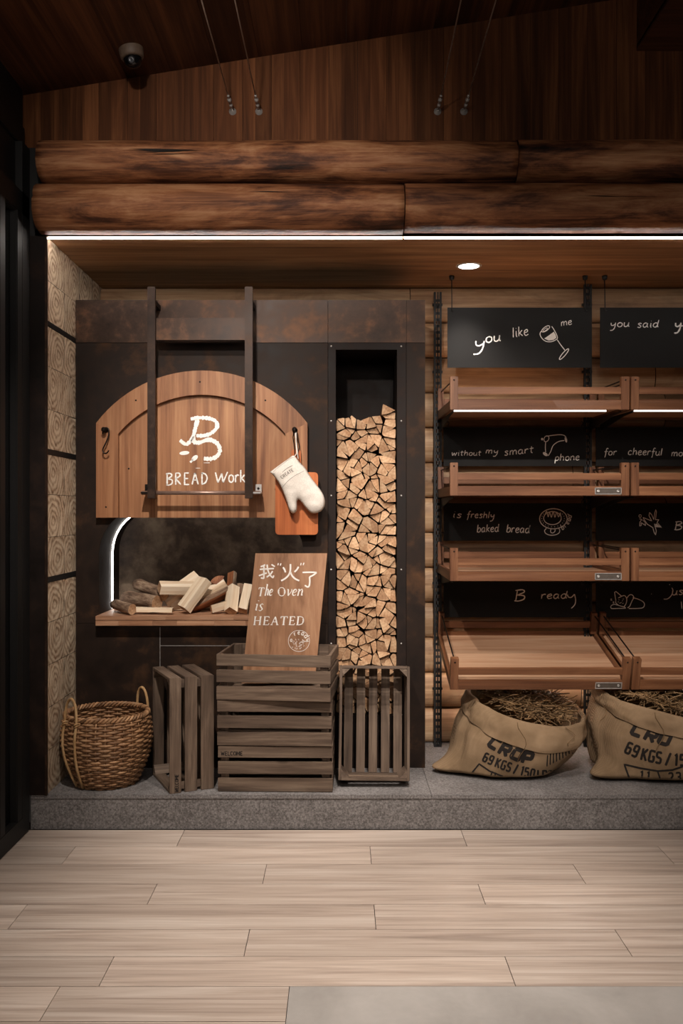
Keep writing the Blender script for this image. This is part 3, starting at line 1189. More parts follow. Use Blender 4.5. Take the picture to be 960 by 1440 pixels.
# light strip under the hearth slab
mb = MB()
mb.box((-1.08, 4.285, .8315), (-.30, 4.291, .8343), 0, .5)
tag(mb.build('slab_light', glow('dim_led', (1, .92, .85), 1.2)), 'thin light strip glowing beneath the wooden hearth slab', 'light')

# hearth slab
x0, x1 = -1.157, -.178
hs_ = thing('hearth_slab', 'thick wooden hearth slab under the pile of firewood', 'shelf', ((x0 + x1) / 2, D2, .8345))
mb = MB()
mb.box((x0, 4.25, .8605), (x1, D2, .881), 0, .5, None, .002)
mb.box((OX0 + .001, D2 - .003, .8605), (OX1 - .001, DB - .002, .881), 0, .5)
mb.build('top_board', M['shelf'], hs_)
mb = MB()
xx = x0
while xx < x1 - .01:
    e_ = min(xx + rs.uniform(.09, .2), x1)
    mb.box((xx + .0004, 4.252, .8345), (e_ - .0004, D2 - .001, .8598), 0, rs.random(), None, .001)
    xx = e_
mb.build('edge_blocks', wood('slab_edge_wood', lin('6a432b'), lin('9c6f50'), lin('b98d6c'), 'X', None, .35, .5, .2, 2, 20, objvar=0), hs_)

# ------------------------------------------------------------------ oven door, lifted
DD = 4.270
dx0, dx1 = (135 - 480) * DD / FPX, (432 - 480) * DD / FPX
dzb, dzs, dzt = 1.37 + (720 - 728) * DD / FPX, 1.37 + (720 - 595) * DD / FPX, 1.37 + (720 - 521) * DD / FPX
dcx = (dx0 + dx1) / 2


def arc(x0, z0, x1, z1, zt, n=28):
    h = (x1 - x0) / 2
    s = zt - z0
    r = (h * h + s * s) / (2 * s)
    cx, cz = (x0 + x1) / 2, zt - r
    a0 = math.asin(h / r)
    return [(cx + r * math.sin(-a0 + 2 * a0 * k / n), cz + r * math.cos(-a0 + 2 * a0 * k / n)) for k in range(n + 1)]


door = thing('oven_hatch', 'arched wooden oven door raised above the opening, chalk lettering on its boards', 'oven door', (dcx, DD, dzb))
outer = arc(dx0, dzs, dx1, dzs, dzt)
ix0, ix1 = (166 - 480) * DD / FPX, (401 - 480) * DD / FPX
izs, izt = 1.37 + (720 - 610) * DD / FPX, 1.37 + (720 - 555) * DD / FPX
inner = arc(ix0, izs, ix1, izs, izt)
mb = MB()
mb.prism([(ix0 + .0012, dzb), (ix1 - .0012, dzb)] + inner[::-1], fy, DD + .024, DD + .036, 0, .5)
mb.build('door_panel', M['door'], door)
mb = MB()
for i in range(len(outer) - 1):
    a, b, c, d = outer[i], outer[i + 1], inner[i + 1], inner[i]
    mb.prism([a, b, c, d], fy, DD, DD + .038, 0, .5)
bmesh.ops.remove_doubles(mb.bm, verts=mb.bm.verts, dist=1e-5)
mb.prism([(dx0, dzb), (ix0, dzb), (ix0, izs), (dx0, dzs)], fy, DD + .0, DD + .038, 0, .21)
mb.prism([(ix1, dzb), (dx1, dzb), (dx1, dzs), (ix1, izs)], fy, DD + .0, DD + .038, 0, .71)
# the lower face of the panel stands level with the stiles
mb.build('door_rim', M['doorrim'], door)
mb = MB()
f = on_plane((0, DD + .024, 0))
q = lambda x, y: (120 + x / 2.824, 500 + y / 2.824)
K = dict(step=1.5, rough=.3)
for pts, w in ((((418, 252), (455, 247), (492, 250), (518, 262), (522, 285), (500, 308), (470, 318), (440, 318)), 5.2),
               (((446, 252), (436, 290), (428, 320), (414, 342), (398, 352), (375, 336)), 5.2),
               (((432, 322), (428, 340), (450, 346), (480, 336), (500, 336), (524, 350), (534, 375), (524, 398), (500, 410), (470, 409)), 5.6)):
    ribbon(mb, crv([q(*p) for p in pts], 6), w, f, **K)
for cx, cy, a, b, r in ((393, 387, 20, 8, .1), (434, 407, 15, 9, .7)):
    pts = []
    for k in range(14):
        t_ = 2 * PI * k / 14
        u, v = a * math.cos(t_), b * math.sin(t_)
        pts.append(q(cx + u * math.cos(r) + v * math.sin(r), cy - u * math.sin(r) + v * math.cos(r)))
    blob(mb, pts, f)
ribbon(mb, [q(416, 424), q(430, 412)], 3, f, **K)
ribbon(mb, [q(470, 426), q(494, 426)], .9, f, **K)
ribbon(mb, [q(438, 447), q(456, 447)], .8, f, **K)
write(mb, HAND, 'BREAD', 233, 682, 1.62, 2.0, f, .02, 1.6, end=293, step=1.5)
write(mb, HAND, 'W', 302, 678.5, 1.6, 2.0, f, .0, 1, end=320, step=1.5)
write(mb, HAND, 'ork', 321, 678.5, 1.75, 2.0, f, .02, .6, end=345, step=1.5)
mb.build('chalk_lettering', M['chalk'], door)
for px, py in ((281, 537), (191, 563), (373, 563), (149, 713), (181, 659)):
    p = at(px, py, DD if py < 640 or px < 160 else DD + .024)
    mb = MB()
    mb.lathe(p, [(.0042, -.0005), (.0042, .001), (.002, .0012)], 10, 0, .5, Matrix.Rotation(PI / 2, 3, 'X'))
    mb.build('nail', M['iron'], door)
for px in (148.5, 414.5):
    p = at(px, 605, DD)
    mb = MB()
    mb.lathe(p, [(.013, 0), (.013, .004), (.005, .006), (.005, .03), (.011, .032), (.012, .037), (.004, .041)], 16, 0, .5, Matrix.Rotation(PI / 2, 3, 'X'))
    mb.build('peg', M['iron'], door)

# S-hook hung on one peg
mb = MB()
p0 = at(148.5, 604, DD - .02)
pts = [p0 + Vector(v) for v in ((-.014, 0, -.02), (-.012, 0, -.004), (-.002, 0, .008), (.012, -.002, .004), (.017, -.004, -.014), (.012, -.006, -.04), (.0, -.008, -.07),
                                (-.01, -.008, -.09), (-.011, -.008, -.103), (-.002, -.01, -.113), (.01, -.012, -.110), (.018, -.014, -.099))]
pp = [Vector(a) for a in pts]
sm = []
for i in range(len(pp) - 1):
    a, b, c, d = pp[max(i - 1, 0)], pp[i], pp[i + 1], pp[min(i + 2, len(pp) - 1)]
    for k in range(4):
        t_ = k / 4
        sm.append(.5 * (2 * b + (c - a) * t_ + (2 * a - 5 * b + 4 * c - d) * t_ * t_ + (3 * b - a - 3 * c + d) * t_ ** 3))
sm.append(pp[-1])
mb.tube(sm, .0034, 8)
tag(mb.build('meat_hook', M['iron']), 'empty dark iron S-hook hanging from a peg on the oven door', 'hook')

# ------------------------------------------------------------------ lifting frame of two bars with a rod
DFr = 4.175
lf = thing('lifting_frame', 'tall dark steel frame of two upright bars and a rod across the oven door', 'frame', (dcx, DFr, 1.4))
bars = []
for a, b in ((207, 218), (344, 355)):
    x0, x1 = (a - 480) * DFr / FPX, (b - 480) * DFr / FPX
    z0, z1 = 1.37 + (720 - 701) * DFr / FPX, 1.37 + (720 - 403) * DFr / FPX
    mb = MB()
    mb.box((x0, DFr, z0), (x1, DFr + .022, z1), 0, .5, None, .0015)
    mb.build('upright_bar', rusty('frame_bar_steel', lin('231a16'), lin('33261f'), lin('4b382c'), .45, .4, 9) if a == 207 else bpy.data.materials['frame_bar_steel'], lf)
    bars.append((x0, x1))
mb = MB()
mb.box((bars[0][1], DFr + .026, 1.37 + (720 - 478) * 4.2 / FPX), (bars[1][0], DFr + .032, 1.37 + (720 - 447) * 4.2 / FPX), 0, .5)
mb.build('cross_plate', M['copper'], lf)
for a, b in bars:
    MB().box((a, DFr + .022, 2.33), (b, D2 - .0025, 2.352), 0, .5).build('wall_bracket', M['steel_dark'], lf)
mb = MB()
zr = 1.37 + (720 - 693) * 4.19 / FPX
xa, xb = (198 - 480) * 4.19 / FPX, (366 - 480) * 4.19 / FPX
mb.tube([(xa, DFr + .032, zr), (xb, DFr + .032, zr)], .0095, 14)
mb.build('rod', plain('dull_rod_metal', lin('8d7468'), .35, .5), lf)
for px, s in ((203, -1), (361, 1)):
    cx = (px - 480) * 4.19 / FPX
    mb = MB()
    mb.box((cx - .018, DFr + .016, zr - .004), (cx + .018, DD - .001, zr + .004), 0, .5, None, .001)
    mb.box((cx - .015, DD - .004, zr - .002), (cx + .015, DD + .0, zr + .042), 0, .5, None, .001)
    br = mb.build('rod_bracket', M['chrome'] if s > 0 else M['iron'], lf)
    mb = MB()
    mb.lathe((cx, DD - .004, zr + .022), [(.006, 0), (.006, .002), (.004, .004), (.001, .0045)], 10, 0, .5, Matrix.Rotation(PI / 2, 3, 'X'))
    b2 = mb.build('bolt', M['iron'], lf)
    b2.parent = br

# ------------------------------------------------------------------ cutting board and mitt on the other peg
DC = 4.245
cb = thing('cutting_board', 'orange-brown wooden cutting board with rounded corners hanging behind the oven mitt', 'cutting board', at(417, 752, DC))


def rrect(x0, z0, x1, z1, r, n=6):
    out = []
    for cx, cz, a0 in ((x1 - r, z1 - r, 0), (x0 + r, z1 - r, PI / 2), (x0 + r, z0 + r, PI), (x1 - r, z0 + r, 1.5 * PI)):
        for k in range(n + 1):
            a = a0 + PI / 2 * k / n
            out.append((cx + r * math.cos(a), cz + r * math.sin(a)))
    return out


mb = MB()
a, b = at(387, 752, DC), at(447, 664, DC)
mb.prism(rrect(a.x, a.z, b.x, b.z, .018), fy, DC, DC + .018, 0, .5)
mb.build('blade', M['cutboard'], cb, bevel=.0012)
mb = MB()
a, b = at(409.5, 668, DC), at(423, 632, DC)
mb.prism(rrect(a.x, a.z, b.x, b.z, .012), fy, DC + .002, DC + .016, 0, .5)
mb.build('handle', M['cutboard'], cb)
mb = MB()
tp = at(415, 606, DD - .03)
lo = [tp + Vector((-.006, 0, .004)), tp + Vector((-.011, .004, -.03)), at(414, 630, DC - .003), at(414.5, 640, DC - .004), at(417, 641, DC - .004), at(421, 629, DC - .003),
      tp + Vector((.012, .004, -.035)), tp + Vector((.006, 0, .004)), tp + Vector((0, 0, .009))]
mb.tube(lo, .0024, 6, closed=True)
mb.build('cord_loop', M['iron'], cb)

mt = thing('oven_mitt', 'cream canvas oven mitt with printed cuff hanging tilted over the cutting board', 'oven mitt', at(418, 680, 4.2))
out0 = [(272, 300), (320, 262), (385, 215), (450, 170), (496, 140), (530, 172), (565, 215), (606, 258), (640, 310), (690, 385), (745, 455), (785, 520),
        (800, 575), (797, 620), (780, 660), (745, 688), (700, 699), (660, 690), (622, 655), (590, 612), (562, 575), (545, 566), (532, 585), (533, 630), (530, 668), (512, 692),
        (488, 697), (465, 680), (448, 645), (432, 590), (412, 530), (388, 472), (358, 412), (325, 360), (290, 320)]
DM = 4.195
mo = [((340 + x / 6.857), (620 + y / 6.857)) for x, y in out0]
po = crv(mo + [mo[0]], 3)[:-1]
P2 = [Vector(p) for p in po]
inside = []


def pip(x, y, poly):
    c = False
    n = len(poly)
    for i in range(n):
        a, b = poly[i], poly[i - 1]
        if (a[1] > y) != (b[1] > y) and x < (b[0] - a[0]) * (y - a[1]) / (b[1] - a[1]) + a[0]:
            c = not c
    return c


def dist_edge(x, y, poly):
    m = 1e9
    v = Vector((x, y))
    for i in range(len(poly)):
        a, b = Vector(poly[i - 1]), Vector(poly[i])
        t_ = max(0, min(1, (v - a).dot(b - a) / max(1e-9, (b - a).length_squared)))
        m = min(m, (v - a - (b - a) * t_).length)
    return m


gx = 378.0
while gx < 460:
    gy = 638.0
    while gy < 724:
        if pip(gx, gy, po) and dist_edge(gx, gy, po) > 1.0:
            inside.append(Vector((gx, gy)))
        gy += 2.0
    gx += 2.0
allp = P2 + inside
npo = len(P2)
res = delaunay_2d_cdt(allp, [(i, (i + 1) % npo) for i in range(npo)], [list(range(npo))], 1, 1e-4)
v2, tris = res[0], res[2]
mb = MB()
bvs_f, bvs_b = [], []
for p in v2:
    d = dist_edge(p.x, p.y, po)
    h = .030 * math.sqrt(max(0, 1 - (1 - min(d / 15, 1)) ** 2))
    # cuff end (upper left) stays flat and open-looking
    cu = ((p.x - 396) * .855 + (p.y - 651) * .52) / 24
    h *= .55 + .45 * max(0, min(1, cu))
    crease = .003 * noise.noise(Vector((p.x * .09, p.y * .13, 2))) * min(1, d / 6)
    w = at(p.x, p.y, DM)
    bvs_f.append(w + Vector((0, -h - crease, 0)))
    bvs_b.append(w + Vector((0, h * .45, 0)))
nn = len(v2)
fs = [tuple(t_) for t_ in tris] + [tuple(i + nn for i in reversed(t_)) for t_ in tris]
mb.faces(bvs_f + bvs_b, fs, 0, .5, True)
mitt = mb.build('glove', M['cloth'], mt, weld=True)
f = on_surface([mitt], .0008)
q = lambda x, y: (340 + x / 6.857, 620 + y / 6.857)
mb = MB()
write(mb, BLOCK, 'CREATE', 0, 0, .47, .62, f, 0, 1.4, jit=0, rough=.1, step=.8, path=polypath([q(388, 368), q(430, 335), q(470, 312), q(535, 270)]))
ribbon(mb, crv([q(388, 304), q(430, 268), q(488, 236)]), .55, f, 1.0)
ribbon(mb, crv([q(296, 318), q(318, 320)]), .5, f, 1.0)
ribbon(mb, crv([q(300, 330), q(312, 328)]), .5, f, 1.0)
mb.build('cuff_print', M['greyink'], mt)
mb = MB()
ribbon(mb, crv([q(388, 450), q(440, 390), q(510, 335), q(598, 292)]), .45, f, 1.0)
ribbon(mb, crv([q(300, 300), q(370, 240), q(470, 170), q(508, 160)]), .3, f, 1.0)
mb.build('cuff_seam', M['thread'], mt)
mb = MB()
tops = at(340 / 1 + 505 / 6.857, 620 + 150 / 6.857, DM - .002)
mb.tube([tops, at(417, 638, 4.225), at(416, 622, 4.235), tp + Vector((.004, .002, .006)), tp + Vector((-.003, .002, .007)), at(417.5, 630, 4.232), at(419, 645, DM - .002)], .0022, 6)
mb.build('hanging_loop', M['cloth'], mt)

# ------------------------------------------------------------------ crates
def crate_parts(root, L=.50, Wd=.34, H=.20, posts=True):
    """open box of slats, mouth towards local +z, bottom at z = 0"""
    T = .012
    hs = ((.002, .060), (.078, .132), (.149, .2))
    for s in (-1, 1):
        mb = MB()
        for a, b in hs:
            y0, y1 = (Wd / 2 - T, Wd / 2) if s > 0 else (-Wd / 2, -Wd / 2 + T)
            mb.box((-L / 2, y0, a), (L / 2, y1, b), 0, None, None, .0015)
        mb.build('long_side', M['crate'], root, False)
        mb = MB()
        for a, b in hs:
            x0, x1 = (L / 2 - T, L / 2) if s > 0 else (-L / 2, -L / 2 + T)
            mb.box((x0, -Wd / 2 + T + .0005, a), (x1, Wd / 2 - T - .0005, b), 0, None, None, .0015)
        mb.build('end_side', M['crateend'], root, False)
    mb = MB()
    n = 5
    w = (Wd - 2 * T - .004) / n
    for i in range(n):
        y = -Wd / 2 + T + .002 + i * w
        mb.box((-L / 2 + T + .001, y + .009, .004), (L / 2 - T - .001, y + w - .009, .014), 0, None, None, .001)
    mb.build('base_slats', M['crate'], root, False)
    for sx in (-1, 1):
        for sy in (-1, 1):
            mb = MB()
            cx, cy = sx * (L / 2 - T - .0005), sy * (Wd / 2 - T - .0005)
            k = .034
            tri = [(cx, cy), (cx - sx * k, cy), (cx, cy - sy * k)]
            mb.prism(tri, lambda x, y, d: Vector((x, y, d)), .016, .197, 0, None)
            mb.build('corner_post', M['cratepost'], root, False)


M['crateend'] = wood('weathered_end_wood', lin('362a22'), lin('625042'), lin('85715f'), 'Y', None, .3, .65, .3, 1.6, 16, knots=.5, objvar=.12)


def basis(x, y, z):
    x, y, z = Vector(x).normalized(), Vector(y).normalized(), Vector(z).normalized()
    return Matrix(((x.x, y.x, z.x, 0), (x.y, y.y, z.y, 0), (x.z, y.z, z.z, 0), (0, 0, 0, 1)))


RZ = lambda a: Matrix.Rotation(a, 4, 'Z')
G = 'weathered wooden crates on the plinth'
cr = []
for nm, lab, loc, a in (('lower', 'weathered wooden crate at the bottom of the stack of three, standing on the plinth', (-.285, 4.105, ZP), -.02),
                        ('mid', 'weathered wooden crate in the middle of the stack of three', (-.286, 4.10, ZP + .2005), -.035),
                        ('upper', 'weathered wooden crate on top of the stack, holding the lettered sign', (-.279, 4.080, ZP + .401), -.10)):
    t = thing('wooden_crate', lab, 'crate', loc, RZ(a), G)
    crate_parts(t)
    cr.append(t)
f = on_surface([c for c in cr[0].children if c.name.startswith('long_side')], .001)
mb = MB()
write(mb, BLOCK, 'WELCOME', 310.5, 1062.5, .58, 1.1, f, .0, .8, jit=0, end=341, step=1.2)
mb.build('stencil_lettering', M['crateink'], cr[0])

# crate on its end, mouth turned to the side
w_ = Vector((-.42, .91, 0)).normalized()
m_ = Vector((-w_.y, w_.x, 0))
pc = Vector((-.742, 3.905, 0)) + w_ * .162 - m_ * .2
t = thing('wooden_crate', 'weathered wooden crate standing on end next to the wicker basket, its mouth turned sideways', 'crate',
          (pc.x, pc.y, ZP + .2505), basis((0, 0, 1), tuple(w_), tuple(m_)), G)
crate_parts(t, .50, .324)
f = on_surface([c for c in t.children if c.name.startswith('long_side')], .001)
mb = MB()
write(mb, BLOCK, 'WELCOME', 251.0, 1114, .52, 1.0, f, PI / 2, .8, jit=0, step=1.2)
mb.build('stencil_lettering', M['crateink'], t)

# crate on its end, mouth to the room, leaning back
lean = math.radians(9)
up = Vector((.012, math.sin(lean), math.cos(lean)))
out = Vector((0, -math.cos(lean), math.sin(lean)))
# lowest edge is the back bottom one
back_bottom = Vector((.144, 4.19, ZP + .001))
pc = back_bottom + up * .25
t = thing('wooden_crate', 'weathered wooden crate standing on end below the firewood niche, open mouth to the room', 'crate', tuple(pc), basis(tuple(up), tuple(out.cross(up)), tuple(out)), G)
crate_parts(t, .50, .315, .20)

# ------------------------------------------------------------------ lettered sign in the top crate
ang = math.radians(7.0)
so = Vector((-.25, 4.178, .575))                 # bottom of the face
sn = Vector((0, -math.cos(ang), math.sin(ang)))
corners = [(359, 778), (460, 778), (442.3, 961), (339.4, 961)]
W3 = [ray_plane(px, py, so, sn) for px, py in corners]
sg = thing('wooden_sign', 'wooden sign with white lettering THE OVEN IS HEATED standing in the top crate', 'sign', tuple((W3[2] + W3[3]) / 2))
mb = MB()
th = -sn * .014
mb.faces([*W3, *[v + th for v in W3]], [(0, 1, 2, 3), (7, 6, 5, 4), (0, 4, 5, 1), (1, 5, 6, 2), (2, 6, 7, 3), (3, 7, 4, 0)], 0, .5)
mb.build('sign_board', M['sign'], sg, bevel=.0008)
f = on_plane(so, sn, .001)
q = lambda x, y: (340 + x / 6.857, 770 + y / 6.857)
mb = MB()
CH = [[(225, 165), (205, 176), (180, 184)], [(172, 210), (310, 202)], [(212, 178), (212, 285), (203, 296), (182, 292)], [(163, 272), (240, 244)],
      [(243, 164), (250, 215), (270, 262), (298, 290), (306, 268)], [(296, 226), (275, 258), (238, 286)], [(285, 163), (318, 184)]]
for st in CH:
    ribbon(mb, crv([q(*p) for p in st], 4), 2.1, f, 1.0)
for st in ([(396, 190), (412, 215), (420, 240)], [(546, 184), (530, 212), (506, 236)], [(468, 158), (466, 225), (448, 268), (415, 300), (378, 320)], [(466, 232), (484, 272), (515, 302), (554, 320)]):
    ribbon(mb, crv([q(*p) for p in st], 4), 2.4, f, 1.0)
for st in ([(584, 240), (650, 238), (722, 240)], [(720, 242), (690, 264), (652, 284)], [(652, 282), (654, 330), (648, 368), (634, 380), (606, 364)]):
    ribbon(mb, crv([q(*p) for p in st], 4), 2.2, f, 1.0)
for st in ([(352, 150), (346, 172)], [(376, 152), (370, 174)], [(572, 148), (566, 172)], [(598, 146), (590, 170)]):
    ribbon(mb, [q(*p) for p in st], 1.6, f, 1.0)
mb.build('character_lettering', M['paint'], sg)
mb = MB()
k = dict(jit=0, rough=0, step=.9, slant=.18)
write(mb, ROMAN, 'T', *q(148, 466), 1.15, .95, f, 0, .2, heavy=2.1, **k)
write(mb, ROMAN, 'he', *q(212, 466), 1.5, .95, f, 0, .1, heavy=1.9, sx=.78, **k)
write(mb, ROMAN, 'O', *q(345, 466), 1.18, .95, f, 0, .2, heavy=2.2, sx=1.12, **(k | dict(slant=0)))
write(mb, ROMAN, 'ven', *q(424, 466), 1.5, .95, f, 0, .2, heavy=1.9, sx=.98, **k)
write(mb, ROMAN, 'is', *q(120, 610), 1.55, .95, f, 0, .3, heavy=1.9, **k)
write(mb, ROMAN, 'HEATED', *q(104, 745), 1.15, .95, f, 0, .9, heavy=2.1, end=q(600, 0)[0], **(k | dict(slant=.1)))
mb.build('roman_lettering', M['paint'], sg)
mb = MB()
cx, cy = q(550, 900)
ribbon(mb, [(cx + 14.9 * math.cos(2 * PI * i / 48), cy + 14.9 * math.sin(2 * PI * i / 48)) for i in range(49)], .55, f, 1.5)
for i, c_ in enumerate('ready'):
    a = math.radians(118 - i * 28)
    bx, by = cx + 9.2 * math.cos(a), cy - 9.2 * math.sin(a)
    write(mb, HAND, c_, bx - 1.8 * math.sin(a), by - 1.8 * math.cos(a), .62 + .05 * i, .95, f, a - PI / 2, 0, jit=0, step=.9)
write(mb, HAND, 'a', cx - 12.3, cy + 1, .6, .9, f, 0, 0, jit=0, step=.9)
rs = random.Random(4)
for i in range(34):
    a, r = rs.random() * 2 * PI, 9.5 * math.sqrt(rs.random())
    bx, by = cx - .5 + r * math.cos(a), cy + 4.5 + r * .72 * math.sin(a)
    a2 = rs.random() * PI
    ribbon(mb, crv([(bx, by), (bx + 1.1 * math.cos(a2), by + 1.1 * math.sin(a2)), (bx + 1.9 * math.cos(a2 + .9), by + 1.9 * math.sin(a2 + .9))], 3), .42, f, .8)
mb.build('round_emblem', M['paint'], sg)

# ------------------------------------------------------------------ wicker basket
BC = Vector((-1.060, 4.088, ZP))
bk = thing('wicker_basket', 'round brown wicker basket with two cane handles on the plinth corner', 'basket', BC)
prof = [(.128, .0), (.145, .03), (.165, .075), (.183, .125), (.194, .175), (.1965, .215), (.194, .255), (.188, .29), (.180, .315)]


def brad(z):
    for (r0, z0), (r1, z1) in zip(prof, prof[1:]):
        if z <= z1:
            return r0 + (r1 - r0) * (z - z0) / (z1 - z0)
    return prof[-1][0]


NS = 30
mb = MB()
rowz = []
z = .006
while z < .306:
    rowz.append(z)
    z += .0108
for i, z in enumerate(rowz):
    pts = []
    seg = NS * 4
    ph = PI * (i % 2)
    jit_ = random.random() * 5
    for k_ in range(seg):
        a = 2 * PI * k_ / seg
        r = brad(z) + .0052 * math.sin(a * NS / 2 + ph)
        zz = z + .0022 * noise.noise(Vector((math.cos(a) * 3, math.sin(a) * 3, jit_)))
        pts.append(BC + Vector((r * math.cos(a), r * math.sin(a), zz)))
    mb.tube(pts, .0056 * (1 + .15 * (random.random() - .5)), 6, 0, None, True)
mb.build('woven_side', M['wicker'], bk)
mb = MB()
for k_ in range(NS):
    a = 2 * PI * (k_ + .5) / NS
    mb.tube([BC + Vector((brad(z) * math.cos(a), brad(z) * math.sin(a), z)) for z in (.002, .05, .1, .15, .2, .25, .29, .312)], .004, 6)
mb.build('stakes', M['wicker'], bk)
mb = MB()
for s_ in range(3):
    pts = []
    for k_ in range(240):
        a = 2 * PI * k_ / 240
        p = a * 20 + s_ * 2 * PI / 3
        r = .181 + .007 * math.cos(p)
        pts.append(BC + Vector((r * math.cos(a), r * math.sin(a), .314 + .008 * math.sin(p))))
    mb.tube(pts, .0058, 6, 0, None, True)
mb.build('braided_rim', M['wicker'], bk)
mb = MB()
mb.lathe(BC, [(.002, .002), (.126, .002), (.126, .008), (.002, .008)], 40)
mb.build('woven_base', M['wicker'], bk)


def basket_handle(az, tall, half):
    ca, sa = math.cos(az), math.sin(az)
    rad = Vector((ca, sa, 0))
    tan = Vector((-sa, ca, 0))
    pts = []
    for s_, zs_ in ((-1, (.01, .05, .1, .15, .2, .25, .30)), (1, (.30, .25, .2, .15, .1, .05, .01))):
        side = []
        for z in zs_:
            spread = half * (.72 + .28 * min(1, z / .2))
            aa = az + s_ * spread / .19
            r = brad(z) + .013
            side.append(BC + Vector((r * math.cos(aa), r * math.sin(aa), z)))
        if s_ < 0:
            pts += side
            e = side[-1]
        else:
            b0, b1 = e, side[0]
            for k_ in range(1, 12):
                t_ = k_ / 12
                p = b0.lerp(b1, .5 - .5 * math.cos(PI * t_))
                pts.append(p + Vector((0, 0, tall * math.sin(PI * t_) ** .8)) + rad * (-.004 * math.sin(PI * t_)))
            pts += side
    mb = MB()
    mb.tube(pts, .0062, 8)
    for s_ in (-1, 1):
        aa = az + s_ * half / .19
        c0 = BC + Vector(((brad(.295) + .010) * math.cos(aa), (brad(.295) + .010) * math.sin(aa), .295))
        for dz in (-.005, .004):
            ring = []
            for k_ in range(10):
                b = 2 * PI * k_ / 10
                ring.append(c0 + Vector((math.cos(aa), math.sin(aa), 0)) * .012 * math.cos(b) + Vector((-math.sin(aa), math.cos(aa), 0)) * .011 * math.sin(b) + Vector((0, 0, dz + .006 * math.sin(b))))
            mb.tube(ring, .003, 5, closed=True)
    mb.build('handle', M['cane'], bk)


basket_handle(math.radians(232), .105, .040)
basket_handle(math.radians(48), .10, .040)

# ------------------------------------------------------------------ firewood stacked in the niche
rw = random.Random(11)


def clip(poly, p, n):
    out_ = []
    for i in range(len(poly)):
        a, b = poly[i - 1], poly[i]
        da, db = (a - p).dot(n), (b - p).dot(n)
        if da <= 0:
            out_.append(a)
        if (da < 0 < db) or (db < 0 < da):
            out_.append(a + (b - a) * (da / (da - db)))
    return out_


def area(P):
    return .5 * sum(P[i - 1].x * P[i].y - P[i].x * P[i - 1].y for i in range(len(P)))


def cent(P):
    A = area(P)
    cx = sum((P[i - 1].x + P[i].x) * (P[i - 1].x * P[i].y - P[i].x * P[i - 1].y) for i in range(len(P))) / (6 * A)
    cy = sum((P[i - 1].y + P[i].y) * (P[i - 1].x * P[i].y - P[i].x * P[i - 1].y) for i in range(len(P))) / (6 * A)
    return Vector((cx, cy))


wx0, wx1, wz0, wz1 = NX0 + .002, NX1 - .002, NZ0 + .002, 1.96
NCELL = 74
seeds = [Vector((wx0 + (wx1 - wx0) * rw.random(), wz0 + (wz1 - wz0) * rw.random())) for _ in range(NCELL)]
for it in range(4):
    cells = []
    for i, p in enumerate(seeds):
        P = [Vector((wx0, wz0)), Vector((wx1, wz0)), Vector((wx1, wz1)), Vector((wx0, wz1))]
        for j, s_ in enumerate(seeds):
            if i != j and (s_ - p).length < .35:
                P = clip(P, (p + s_) / 2, (s_ - p))
                if len(P) < 3:
                    break
        cells.append(P)
    if it < 3:
        seeds = [cent(P) if len(P) > 2 else s_ for P, s_ in zip(cells, seeds)]
pieces = []
for P in cells:
    if len(P) < 3:
        continue
    todo = [P]
    while todo:
        Q = todo.pop()
        A_ = abs(area(Q))
        n_ = len(Q)
        if (A_ < .0025 and (n_ < 5 or A_ < .0018)) or A_ < .0012:
            if A_ > .0004:
                pieces.append(Q)
            continue
        best = None
        for _ in range(14):
            k_ = rw.randrange(n_)
            a_ = Q[k_]
            m_i = (k_ + n_ // 2) % n_
            b_ = Q[m_i] if n_ % 2 == 0 and rw.random() < .4 else Q[m_i].lerp(Q[(m_i + 1) % n_], rw.uniform(.2, .8))
            d = b_ - a_
            nrm = Vector((-d.y, d.x))
            T2 = [clip(Q, a_, nrm * s_) for s_ in (1, -1)]
            if min(len(T_) for T_ in T2) < 3:
                continue
            sc_ = min(abs(area(T_)) / sum((T_[i] - T_[i - 1]).length for i in range(len(T_))) ** 2 for T_ in T2)
            if best is None or sc_ > best[0]:
                best = (sc_, T2)
        if best is None or best[0] < .030:
            pieces.append(Q)
        else:
            todo += best[1]
logs = []
for Q in pieces:
    c_ = cent(Q)
    x_ = (c_.x - wx0) / (wx1 - wx0)
    top = 1.815 + .055 * x_ + .02 * math.sin(x_ * 9)
    if c_.y > top:
        continue
    logs.append((c_, Q))
logs.sort(key=lambda e: e[0].y)
ntop = max(logs, key=lambda e: max(v.y for v in e[1]))
